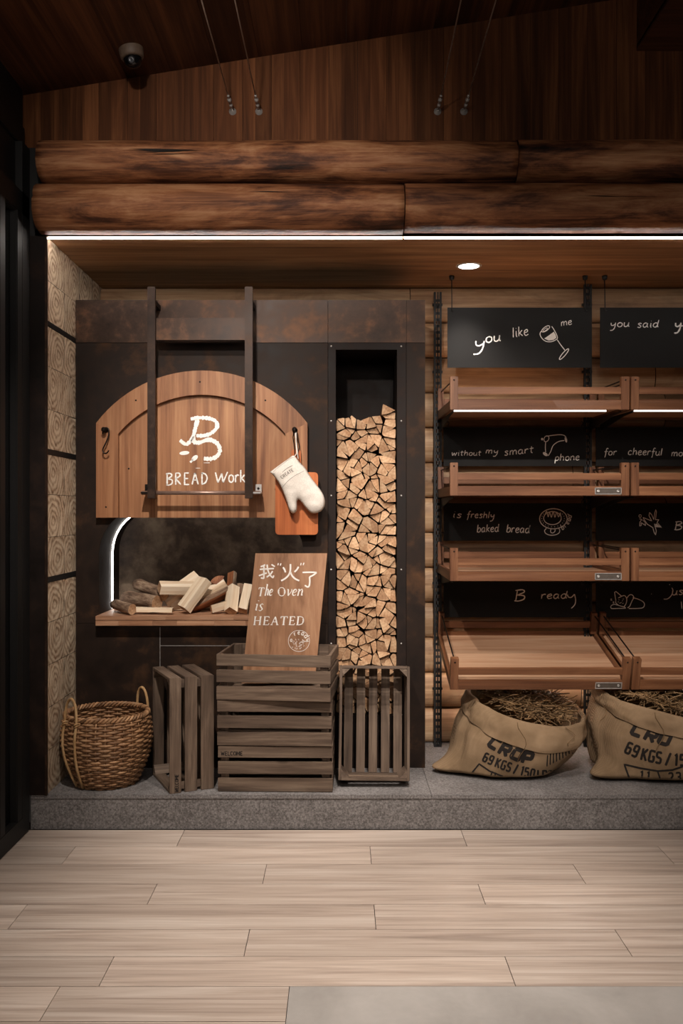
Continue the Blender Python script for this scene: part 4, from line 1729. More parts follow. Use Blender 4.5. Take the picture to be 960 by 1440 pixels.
for c_, Q in logs:
    if area(Q) < 0:
        Q = Q[::-1]
    # inset, then round the corners; one edge bulges like the bark side of a split log
    A_ = abs(area(Q))
    k_ = 1 - .0040 / math.sqrt(A_) - .03
    Q = [c_ + (v - c_) * k_ for v in Q]
    n_ = len(Q)
    L = [(Q[(i + 1) % n_] - Q[i]).length for i in range(n_)]
    Q = [v for i, v in enumerate(Q) if L[i] > .006]
    n_ = len(Q)
    if n_ < 3:
        continue
    il = max(range(n_), key=lambda i: (Q[(i + 1) % n_] - Q[i]).length * rw.uniform(.6, 1))
    ed = Q[(il + 1) % n_] - Q[il]
    if n_ < 5 and ed.length > .03:
        on_ = Vector((ed.y, -ed.x)).normalized()
        Q = Q[:il + 1] + [Q[il] + ed * .3 + on_ * ed.length * .06, Q[il] + ed * .7 + on_ * ed.length * .06] + Q[il + 1:]
        n_ += 2
    ang_ = rw.uniform(-.12, .12)
    R_ = []
    for i in range(n_):
        a, b, d = Q[i - 1], Q[i], Q[(i + 1) % n_]
        rr_ = .20
        R_ += [b + (a - b) * rr_ * .6, b + (a + d - 2 * b) * rr_ * .14, b + (d - b) * rr_ * .6]
    R_ = [c_ + Vector(((v - c_).x * math.cos(ang_) - (v - c_).y * math.sin(ang_), (v - c_).x * math.sin(ang_) + (v - c_).y * math.cos(ang_))) * .985 for v in R_]
    R_ = [v + Vector((rw.uniform(-.0008, .0008), rw.uniform(-.0008, .0008))) for v in R_]
    R_ = [Vector((min(max(v.x, NX0 + .001), NX1 - .001), v.y)) for v in R_]
    yf = 4.345 + rw.uniform(-.016, .014)
    pith = Q[rw.randrange(n_)] + (Q[0] - c_) * .2
    o = Vector((c_.x, yf, c_.y))
    mb = MB()
    tn = rw.random()
    n_ = len(R_)
    tilt = Vector((rw.uniform(-.12, .12), rw.uniform(-.12, .12)))
    vf = [Vector((v.x - c_.x, (v - c_).dot(tilt), v.y - c_.y)) for v in R_]
    vbk = [Vector((v.x - c_.x, .27, v.y - c_.y)) for v in R_]
    for fc in mb.faces(vf, [tuple(range(n_))], 0, tn):
        for lp in fc.loops:
            lp[mb.uv].uv = (lp.vert.co.x + c_.x - pith.x, lp.vert.co.z + c_.y - pith.y)
    mb.faces(vf + vbk, [(i, (i + 1) % n_, (i + 1) % n_ + n_, i + n_) for i in range(n_)], 1, tn)
    mb.faces(vbk, [tuple(range(n_))], 1, tn)
    ob = mb.build('firewood_log', [M['logend'], M['logside']])
    ob.location = o
    XF[ob.name] = Matrix.Translation(o)
    if c_ is ntop[0]:
        tag(ob, 'split firewood log at the very peak of the niche stack', 'firewood', 'split logs stacked in the niche')
    else:
        tag(ob, 'split firewood log packed among the others in the tall niche stack', 'firewood', 'split logs stacked in the niche')

# ------------------------------------------------------------------ loose firewood on the hearth slab
ZH = .882
GF = 'loose firewood on the hearth slab'


def loose(label, p, q_, r, kind='quarter', roll=0.0, mats=None, flat=1.0):
    """a log from p to q_ (world); quarter = split wedge, round = whole bark log, half, plank"""
    p, q_ = Vector(p), Vector(q_)
    L = (q_ - p).length
    x = (q_ - p).normalized()
    up_ = Vector((0, 0, 1))
    y = up_.cross(x).normalized()
    z = x.cross(y)
    X = basis(tuple(x), tuple(y), tuple(z)) @ Matrix.Rotation(roll, 4, 'X')
    if kind == 'round':
        sec = [(r * math.cos(2 * PI * k_ / 16), r * flat * math.sin(2 * PI * k_ / 16)) for k_ in range(16)]
        sm = [1] * 16
    elif kind == 'half':
        sec = [(r * math.cos(PI * k_ / 8), r * math.sin(PI * k_ / 8) - .4 * r) for k_ in range(9)]
        sm = [1] * 8 + [2]
    elif kind == 'quarter':
        sec = [(-.55 * r, -.5 * r)] + [(-.55 * r + 1.5 * r * math.cos(PI / 2 * k_ / 6), -.5 * r + 1.5 * r * math.sin(PI / 2 * k_ / 6)) for k_ in range(7)]
        sm = [2] + [1] * 6 + [2]
    else:
        sec = [(-r, -r * flat), (r, -r * flat), (r * .9, r * flat), (-r * .8, r * flat * .9)]
        sm = [2] * 4
    n_ = len(sec)
    NSEG = 10
    mb = MB()
    tn = rw.random()
    ph = rw.random() * 40
    vs = []
    for i in range(NSEG + 1):
        t_ = i / NSEG
        for k_, (a, b) in enumerate(sec):
            w = 1 + (.10 if kind in ('round', 'half') else .05) * noise.noise(Vector((t_ * L * 14 + ph, a * 50, b * 50)))
            off_ = noise.noise(Vector((t_ * 2 + ph, 3, 1))) * .12 * r
            sl = (a * .35 if i in (0, NSEG) else 0)
            vs.append(Vector((t_ * L + sl * (1 if i == 0 else -1) * (1 if kind == 'round' else .2), a * w + off_, b * w)))
    for k_ in range(n_):
        fs = []
        for i in range(NSEG):
            j = (k_ + 1) % n_
            fs.append((i * n_ + k_, i * n_ + j, (i + 1) * n_ + j, (i + 1) * n_ + k_))
        mb.faces(vs, fs, sm[k_], tn, kind in ('round', 'half'))
    for i in (0, NSEG):
        for fc in mb.faces(vs[i * n_:(i + 1) * n_], [tuple(range(n_))], 0, tn):
            for lp in fc.loops:
                lp[mb.uv].uv = (lp.vert.co.y, lp.vert.co.z)
    bmesh.ops.remove_doubles(mb.bm, verts=mb.bm.verts, dist=1e-6)
    ob = mb.build('firewood_log', mats or [M['logend'], M['bark'], M['split']])
    ob.matrix_world = Matrix.Translation(p) @ X
    XF[ob.name] = Matrix.Translation(p) @ X
    return tag(ob, label, 'firewood', GF)


A = at
loose('short dark bark log lying lowest at the end of the slab by the arch light', A(163, 850, 4.42), A(186, 857, 4.285), .026, 'round')
loose('thick grey-barked round log with a pale cut end, above the flat split piece', A(180, 841, 4.56), A(221, 848, 4.36), .037, 'round')
loose('bark log resting across the back of the thick grey-barked one', A(195, 822, 4.62), A(231, 836, 4.42), .031, 'round')
loose('long flat split piece lying along the front of the slab', A(181, 856.5, 4.34), A(243, 858, 4.31), .019, 'plank', 0, None, .55)
loose('split log with a wide cut end lying level in the upper pile', A(224, 826, 4.36), A(276, 827, 4.46), .028, 'plank', .5, None, .8)
loose('bright broad split log leaning up steeply at the front of the pile', A(258, 856, 4.33), A(288, 815, 4.40), .034, 'plank', .25, None, .62)
loose('split log sloping upward behind the bright leaning one', A(231, 845, 4.46), A(279, 811, 4.52), .034, 'plank', .9, None, .7)
loose('long reddish bark log sloping up across the pile', A(266, 858, 4.40), A(330, 826, 4.44), .036, 'half', -.5, [M['logend'], M['bark'], M['splitred']])
loose('pale split log lying sloped above the reddish bark one', A(274, 846, 4.45), A(318, 821, 4.46), .030, 'plank', .5, None, .7)
loose('split log end facing out at the top of the pile', A(306, 817, 4.46), A(302, 826, 4.66), .034, 'quarter', .4, [M['splitred'], M['bark'], M['splitred']])
loose('upright-tilted split log with an orange cut face at the top of the pile', A(324, 834, 4.52), A(327, 806, 4.58), .032, 'quarter', 2.4, [M['splitred'], M['bark'], M['splitred']])
loose('short wedge of pale wood low at the front, under the reddish bark log', A(297, 857, 4.33), A(318, 851, 4.36), .026, 'quarter', .2)
loose('pale split piece standing tilted beside the short wedge', A(325, 860, 4.31), A(329, 826, 4.42), .028, 'plank', .7, None, .75)
loose('grey-barked split piece standing between two pale tilted ones', A(337, 855, 4.44), A(339, 822, 4.50), .024, 'half', 1.2)
loose('bright narrow split piece standing tilted nearest the sign', A(341, 859, 4.30), A(349, 824, 4.40), .024, 'plank', .3, None, .8)
loose('split log lying deep in the pile under the sloped pale one', A(240, 853, 4.48), A(300, 850, 4.55), .034, 'quarter', .0)
loose('bark log lying at the back of the pile behind the sign edge', A(335, 852, 4.56), A(392, 846, 4.52), .036, 'round')
loose('split log leaning at the back under the topmost cut ends', A(285, 832, 4.60), A(340, 838, 4.62), .036, 'half', .3)

# ------------------------------------------------------------------ slotted uprights
def upright(px, label):
    x = (px - 480) * 4.705 / FPX
    t = thing('slotted_upright', label, 'upright', (x, 4.70, ZP), None, 'slotted uprights of the bread shelves')
    mb = MB()
    w, y0, y1 = .020, 4.690, 4.706
    ztop = ZS - .045 if px < 700 else ZS - .005
    mb.box((x - w, y0, ZP), (x - w + .010, y1, ztop), 0, .5)
    mb.box((x + w - .010, y0, ZP), (x + w, y1, ztop), 0, .5)
    mb.box((x - .0035, y0, ZP), (x + .0035, y0 + .003, ztop), 0, .5)
    z = ZP
    while z < ztop - .02:
        mb.box((x - w + .009, y0, z), (x + w - .009, y0 + .003, z + .014), 0, .5)
        z += .033
    mb.build('channel', M['matte'], t)
    for z in (.45, 1.0, 1.55, 2.1, 2.45):
        if z < ztop:
            mb = MB()
            mb.box((x - .026, y1, z - .006), (x + .026, y1 + .013, z + .006), 0, .5)
            mb.build('wall_clip', M['matte'], t)
    return t


upright(615, 'black slotted steel upright in the gap next to the steel surround')
upright(825.5, 'black slotted steel upright between the two bays of bread trays')

# ------------------------------------------------------------------ bread trays
TX0, TX1 = .4985, 1.3205
YF, YBK = 4.15, 4.715


def tray(zf, zbk, label, plate=True, led=False):
    dz, dy = zbk - zf, YBK - YF
    Lg = math.hypot(dz, dy)
    yv = Vector((0, dy, dz)).normalized()
    zv = Vector((0, -yv.z, yv.y))
    X = basis((1, 0, 0), tuple(yv), tuple(zv))
    wide = TX1 - TX0
    t = thing('bread_tray', label, 'bread tray', (TX0, YF, zf), X, 'wooden bread trays')
    a = .018
    mb = MB()
    mb.box((.004, .016, .012), (wide - .004, Lg - .006, .026), 0, .5)
    mb.build('base_board', M['traybase_lit'], t, False)
    mb = MB()
    mb.box((.036, 0, 0), (wide - .036, .018, .044), 0, .3, None, .0015)
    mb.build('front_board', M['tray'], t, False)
    mb = MB()
    mb.box((.036, .003, .072), (wide - .036, .018, .104), 0, .7, None, .0015)
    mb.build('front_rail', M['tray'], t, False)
    mb = MB()
    mb.box((.034, Lg - .02, .074), (wide - .034, Lg - .004, .108), 0, .7, None, .0015)
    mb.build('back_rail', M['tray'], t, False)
    mb = MB()
    mb.box((.0, Lg - .006, .0), (wide, Lg, .05), 0, .7, None, .0015)
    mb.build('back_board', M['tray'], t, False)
    for s_ in (0, 1):
        x0 = 0 if s_ == 0 else wide - .016
        mb = MB()
        mb.box((x0, .018, .0), (x0 + .016, Lg - .007, .044), 0, .4, None, .0015)
        mb.build('side_board', M['trayside'], t, False)
        for y0, y1, h in ((0, .030, .152), (Lg - .036, Lg - .006, .160)):
            x1 = 0 if s_ == 0 else wide - .036
            mb = MB()
            mb.box((x1 + (.0005 if y0 else 0), y0 - (.001 if y0 == 0 else 0), 0 if y0 == 0 else .0445), (x1 + .036 - (.006 if y0 else 0), y1, h), 0, .4, None, .0015)
            mb.build('post', M['traypost'], t, False)
        xc = .018 if s_ == 0 else wide - .018
        mb = MB()
        mb.tube([(xc, .024, .139), (xc, Lg - .034, .143)], .0035, 8)
        mb.build('side_rod', M['iron'], t, False)
        mb = MB()
        mb.lathe((xc, -.001, .136), [(.004, 0), (.004, .0012), (.001, .0014)], 10, 0, .5, Matrix.Rotation(PI / 2, 3, 'X'))
        mb.build('plug', M['iron'], t, False)
    if plate:
        x0, x1, z0, z1 = .664, .786, .006, .037
        mb = MB()
        y0 = -.004
        mb.box((x0, y0, z0), (x1, -.0002, z0 + .003), 0, .5)
        mb.box((x0, y0, z1 - .003), (x1, -.0002, z1), 0, .5)
        mb.box((x0, y0, z0), (x0 + .003, -.0002, z1), 0, .5)
        mb.box((x1 - .003, y0, z0), (x1, -.0002, z1), 0, .5)
        mb.box((x0 + .003, -.0014, z0 + .003), (x1 - .003, -.0002, z1 - .003), 1, .5)
        for xx in (x0 + .016, x1 - .016):
            mb.lathe((xx, -.0014, (z0 + z1) / 2), [(.006, 0), (.006, .003), (.003, .0034), (.003, .001), (.001, .001)], 10, 0, .5, Matrix.Rotation(PI / 2, 3, 'X'))
        mb.build('ticket_holder', [M['chrome'], M['ticket']], t, False)
    if led:
        mb = MB()
        mb.box((.02, .016, -.0070), (wide - .10, .026, -.0005), 0, .5)
        mb.build('light_strip', M['led2'], t, False)
    if zbk - zf > .05:
        mb = MB()
        mb.box((.03, Lg - .12, -.008), (wide - .05, Lg - .105, -.0005), 0, .5)
        mb.build('light_strip', M['led3'], t, False)
    for xx in (.016, wide - .03):
        mb = MB()
        poly = [(.03, -.002), (Lg - .012, -.002), (Lg - .012, -.075), (Lg - .05, -.055), (.16, -.016), (.03, -.010)]
        if zbk - zf > .05:
            poly = [(.12, -.002), (Lg - .012, -.002), (Lg - .012, -.03), (.12, -.012)]
        mb.prism(poly, lambda u, v, d: Vector((d, u, v)), xx, xx + .004, 0, .5)
        mb.build('support_bracket', M['matte'], t, False)
    return t


M['trayside'] = wood('oiled_side_wood', lin('4a2917'), lin('70462b'), lin('926341'), 'Y', None, .2, .42, .12, 1.0, 16, objvar=.1)
OFF = (TX1 - TX0 + .009, 0, 0)
for zf, zbk, w1, w2, pl, ld in (
        (1.840, 1.850, 'topmost bread tray in the bay beside the steel surround, white light strip under its front', 'topmost bread tray in the outer bay cut by the frame edge', False, True),
        (1.445, 1.443, 'second bread tray from the top in the bay beside the steel surround', 'second bread tray from the top in the outer bay', True, False),
        (1.053, 1.056, 'third bread tray from the top in the bay beside the steel surround', 'third bread tray from the top in the outer bay', True, False),
        (.554, .704, 'lowest bread tray sloping forward over the first burlap sack', 'lowest bread tray sloping forward over the sack at the frame edge', True, False)):
    t = tray(zf, zbk, w1, pl, ld)
    for ch in t.children:
        if ch.name.startswith('ticket_holder'):
            ch['no_copy'] = True
    dup(t, OFF, w2)

# ------------------------------------------------------------------ chalkboards
def chalkboard(x0, x1, z0, z1, y, label, draw, hooks, reach, group='black chalkboards with white writing'):
    t = thing('chalkboard', label, 'chalkboard', ((x0 + x1) / 2, y, z0), None, group)
    mb = MB()
    mb.box((x0, y, z0), (x1, y + .004, z1), 0, .5)
    mb.build('panel', M['board'], t)
    pr = Pair()
    f_ = on_plane((0, y, 0), (0, 1, 0), .001)
    draw(pr, f_)
    for m_, nm_ in ((pr.w, 'chalk_writing'), (pr.d, 'chalk_drawing')):
        if len(m_.bm.faces):
            m_.build(nm_, M['chalk'], t)
    for hx in hooks:
        mb = MB()
        zt = reach
        if zt - z1 > .1:
            mb.lathe((hx, y + .002, zt - .022), [(.006, 0), (.012, .004), (.014, .021), (.012, .0215)], 12)
            mb.tube([(hx, y + .002, zt - .02), (hx, y - .004, z1 + .02), (hx, y - .005, z1 - .016), (hx + .004, y - .004, z1 - .02), (hx + .008, y - .005, z1 - .014)], .0026, 6)
        else:
            mb.tube([(hx - .006, y - .006, zt - .004), (hx, y - .006, zt), (hx + .006, y - .006, zt - .008), (hx, y - .006, zt - .02), (hx, y - .005, z1 - .012), (hx + .005, y - .005, z1 - .018), (hx + .010, y - .006, z1 - .010)], .0026, 6)
        mb.build('hanging_hook', M['matte'], t)
    return t


q5 = lambda ox, oy: (lambda x, y: (ox + x / 5.05, oy + y / 5.05))
H = lambda mb, f, txt, x, y, s, end=None, rot=0.0, w=1.3, **k: write(mb.w, HAND, txt, x, y, s, w, f, rot, .8, end=end, step=2.0, slant=.1, **k)


def circ(cx, cy, rx, ry, a=0, n=24, t0=0, t1=2 * PI):
    o_ = []
    for k_ in range(n + 1):
        t_ = t0 + (t1 - t0) * k_ / n
        u, v = rx * math.cos(t_), ry * math.sin(t_)
        o_.append((cx + u * math.cos(a) - v * math.sin(a), cy + u * math.sin(a) + v * math.cos(a)))
    return o_


def d_you_like(mb, f):
    H(mb, f, 'y', 666, 490, 1.75, 681, .0, 1.8)
    H(mb, f, 'ou', 682, 482, 1.35, 704, .12, 1.7)
    H(mb, f, 'like', 720.5, 474.5, 1.35, 743.5, .15, 1.2)
    q = q5(590, 380)
    ribbon(mb, circ(767, 462.5, 6.6, 2.7, -.62), 1.1, f, 1.5)
    ribbon(mb, circ(766.5, 463.5, 3.6, 1.3, -.62), .8, f, 1.5)
    ribbon(mb, crv([(760.8, 465.5), (759, 470), (762, 476), (767.5, 480), (774.5, 480.5), (780, 478.5), (783.5, 475.5), (782, 470), (778, 462.5), (775.5, 459)]), 1.1, f, 1.5)
    blob(mb, [(765, 476), (771, 472), (778.5, 466.5), (781, 471), (782, 475), (778, 478), (771, 479)], f)
    ribbon(mb, [(783, 477.5), (788.5, 485.5), (794, 492.5)], 1.1, f, 2)
    ribbon(mb, circ(792.8, 498, 9.8, 2.2, -.86), 1.1, f, 1.5)
    H(mb, f, 'me', 788.5, 458.5, .95, 804.5, .16, 1.1)


def d_you_said(mb, f):
    H(mb, f, 'you', 857.5, 460, 1.0, 884.5, .03, 1.3)
    H(mb, f, 'said', 895.5, 460.5, 1.0, 926, .02, 1.3)
    H(mb, f, 'y', 947.5, 462, 1.35, 957, .0, 2.0)
    ribbon(mb.w, [(955, 459), (960, 458)], 1.6, f, 2)


def d_phone(mb, f):
    H(mb, f, 'without', 634.5, 640.5, .72, 676, .0, 1.1)
    H(mb, f, 'my', 682.5, 637.5, .8, 699.5, -.04, 1.2)
    H(mb, f, 'smart', 708.5, 640.5, 1.0, 750, .10, 1.2)
    H(mb, f, 'phone', 779.5, 648, .95, 814.5, .03, 1.2)
    ribbon(mb, crv([(768, 613.5), (778, 612), (788, 611.3), (794, 613), (797, 618)]), 1.1, f, 2)
    ribbon(mb, crv([(793, 619.5), (785, 621), (777.5, 626.5), (774, 635), (770.5, 641)]), 1.1, f, 2)
    ribbon(mb, circ(768, 617, 3.2, 4.4, .5), 1, f, 1.5)
    ribbon(mb, crv([(767, 621), (766.5, 629), (767, 636)]), 1, f, 2)
    for c in ((795.5, 618, 1.7, 4.4, -.15), (766.5, 638.6, 4, 2.2, .6), (762, 617.5, 1.6, 1.8, 0)):
        blob(mb, circ(*c, n=12)[:-1], f)


def d_cheerful(mb, f):
    H(mb, f, 'for', 849, 640, .95, 866.5, .0, 1.2)
    H(mb, f, 'cheerful', 882.5, 639.5, 1.0, 930.5, -.02, 1.2)
    H(mb, f, 'mo', 943.5, 641.5, .9, 959.5, .0, 1.3)


def d_bread(mb, f):
    H(mb, f, 'is', 636, 727.5, .9, 648.5, -.05, 1.3)
    H(mb, f, 'freshly', 656, 728, .9, 694.5, -.02, 1.2)
    H(mb, f, 'baked', 670.5, 748.5, 1.05, 701, .03, 1.3)
    H(mb, f, 'bread', 711.5, 748.5, 1.1, 744.5, -.03, 1.3)
    ribbon(mb, circ(777.8, 729.5, 19.4, 14.2), 1.2, f, 2)
    ribbon(mb, circ(776.5, 728.6, 12.4, 9.2), 1.2, f, 2)
    ribbon(mb, crv([(766, 724), (768.5, 719), (770.5, 727), (772.5, 720), (775, 727.5), (777.5, 719.5), (780, 727.5), (782.5, 720), (785, 727), (787.5, 721), (788, 726)], 4), 1.1, f, 1.5)
    for k_ in range(22):
        a = 2 * PI * k_ / 22
        if math.sin(a) < -.6:
            continue
        blob(mb, circ(777.3 + 16 * math.cos(a), 729.2 + 11.6 * math.sin(a), .55, .55, 0, 6)[:-1], f)
    ribbon(mb, crv([(768, 743), (765.5, 746), (767, 750), (773, 752.5), (781, 752), (786, 749), (786.5, 744.5), (784, 742.5)]), 1.1, f, 2)
    ribbon(mb, crv([(774.5, 743), (774, 748), (777, 749.5), (780, 747), (780, 743)]), 1.1, f, 1.5)
    for c, x, y, a in zip('bread', (790.5, 795, 798.5, 801, 802.5), (745.5, 742, 738, 733.5, 729), (.55, .75, .95, 1.1, 1.2)):
        H(mb, f, c, x, y, .72, None, a, 1.05)


def d_star(mb, f):
    q = q5(770, 690)
    ribbon(mb, [q(*p) for p in ((676, 190), (705, 202), (738, 215), (718, 178), (722, 154), (738, 172), (752, 206), (758, 162), (766, 134), (771, 150), (764, 206), (788, 206), (775, 226), (808, 262), (756, 236),
                                (770, 285), (765, 314), (756, 300), (745, 262), (706, 238), (684, 206), (676, 190))], 1.0, f, 2)
    blob(mb, [q(*p) for p in ((770, 232), (808, 262), (757, 258))], f)
    ribbon(mb, circ(*q(655, 180), 1.6, 2.0), .9, f, 1)
    ribbon(mb, [q(*p) for p in ((650, 200), (668, 204), (654, 222), (652, 252), (664, 246), (662, 226), (694, 248), (690, 222), (672, 208))], .9, f, 1.5)
    H(mb, f, 'B', 947, 745, 1.15, 958.5, .0, 1.5)


def d_ready(mb, f):
    H(mb, f, 'B', 722, 845.5, 1.55, 738.5, .05, 1.5)
    H(mb, f, 'read', 760, 842, 1.05, 797, .02, 1.4)
    ribbon(mb.w, crv([(797.5, 836), (799, 839.5), (803, 840), (807.5, 835.5)]), 1.4, f, 2)
    ribbon(mb.w, crv([(807.5, 835.5), (809, 843), (808, 850), (803, 855.5)]), 1.4, f, 2)


def d_cat(mb, f):
    q = q5(770, 690)
    L_ = lambda pts, w=1.05: ribbon(mb, crv([q(*p) for p in pts], 4), w, f, 1.5)
    ribbon(mb, [q(*p) for p in ((483, 788), (474, 722), (484, 716), (524, 750), (500, 762))], 1.1, f, 1.5)
    L_(((524, 750), (545, 745), (560, 768), (556, 800), (540, 826)))
    L_(((484, 770), (482, 795), (500, 812)))
    for p in ((500, 790), (530, 782), (512, 798), (520, 795), (505, 775), (535, 770), (533, 800)):
        blob(mb, circ(*q(*p), .9, .5, -.4, 6)[:-1], f)
    L_(((446, 828), (452, 815), (475, 808), (520, 820), (545, 828), (548, 835), (500, 836), (455, 837), (446, 828)))
    L_(((560, 765), (578, 742), (598, 740), (610, 758), (600, 778), (590, 800), (580, 822), (566, 832)))
    L_(((602, 760), (640, 770), (675, 788), (686, 808), (676, 830), (640, 836), (575, 837)))
    for x, y in ((444, 770), (460, 790)):
        ribbon(mb, [q(x, y), q(x + 10, y - 2), q(x + 2, y + 9), q(x + 13, y + 8)], .8, f, 1.5)
    blob(mb, circ(*q(735, 734), .5, .5, 0, 6)[:-1], f)
    ribbon(mb.w, crv([q(880, 690), q(888, 710), q(876, 745), q(850, 768), q(822, 770)], 4), 1.2, f, 1.5)
    blob(mb.w, circ(*q(865, 667), .7, .7, 0, 6)[:-1], f)
    H(mb, f, 'us', 944, 837, 1.05, 960, .05, 1.3)
    ribbon(mb.w, [(957.5, 846), (958.5, 856)], 1.1, f, 2)


def pz(py, d):
    return EYE.z - (py - 720) * d / FPX


def pxx(px, d):
    return (px - 480) * d / FPX


yb_ = 4.54
chalkboard(pxx(629, yb_), pxx(831.5, yb_), pz(517, yb_), pz(432.5, yb_), yb_, 'chalkboard hung from the soffit reading you like, with a wine glass drawing', d_you_like, (pxx(635, yb_), pxx(822.5, yb_)), ZS)
chalkboard(pxx(843.5, yb_), pxx(843.5, yb_) + .724, pz(517, yb_), pz(432.5, yb_), yb_, 'chalkboard hung from the soffit reading you said', d_you_said, (pxx(850, yb_),), ZS)
yb_ = 4.682
xa1, xb1 = pxx(623.5, yb_), pxx(823.4, yb_)
xa2 = pxx(837.5, yb_)
BW = xb1 - xa1
for z0, z1, top, la, da, lb, db in (
        (655.5, 601, 1.838, 'chalkboard under the topmost tray with a telephone handset drawing', d_phone, 'chalkboard reading for cheerful, under the topmost outer tray', d_cheerful),
        (760.5, 707.5, 1.444, 'chalkboard reading is freshly baked bread, with a round loaf drawing', d_bread, 'chalkboard with a spiky star-shaped scribble under the second outer tray', d_star),
        (868, 818, 1.075, 'chalkboard reading B ready, above the lowest tray', d_ready, 'chalkboard with a sleeping cat doodle above the lowest outer tray', d_cat)):
    zz0, zz1 = pz(z0, yb_), pz(z1, yb_)
    chalkboard(xa1, xb1, zz0, zz1, yb_, la, da, (xa1 + .022, xb1 - .022), top)
    chalkboard(xa2, xa2 + BW, zz0, zz1, yb_, lb, db, (xa2 + .022,), top)

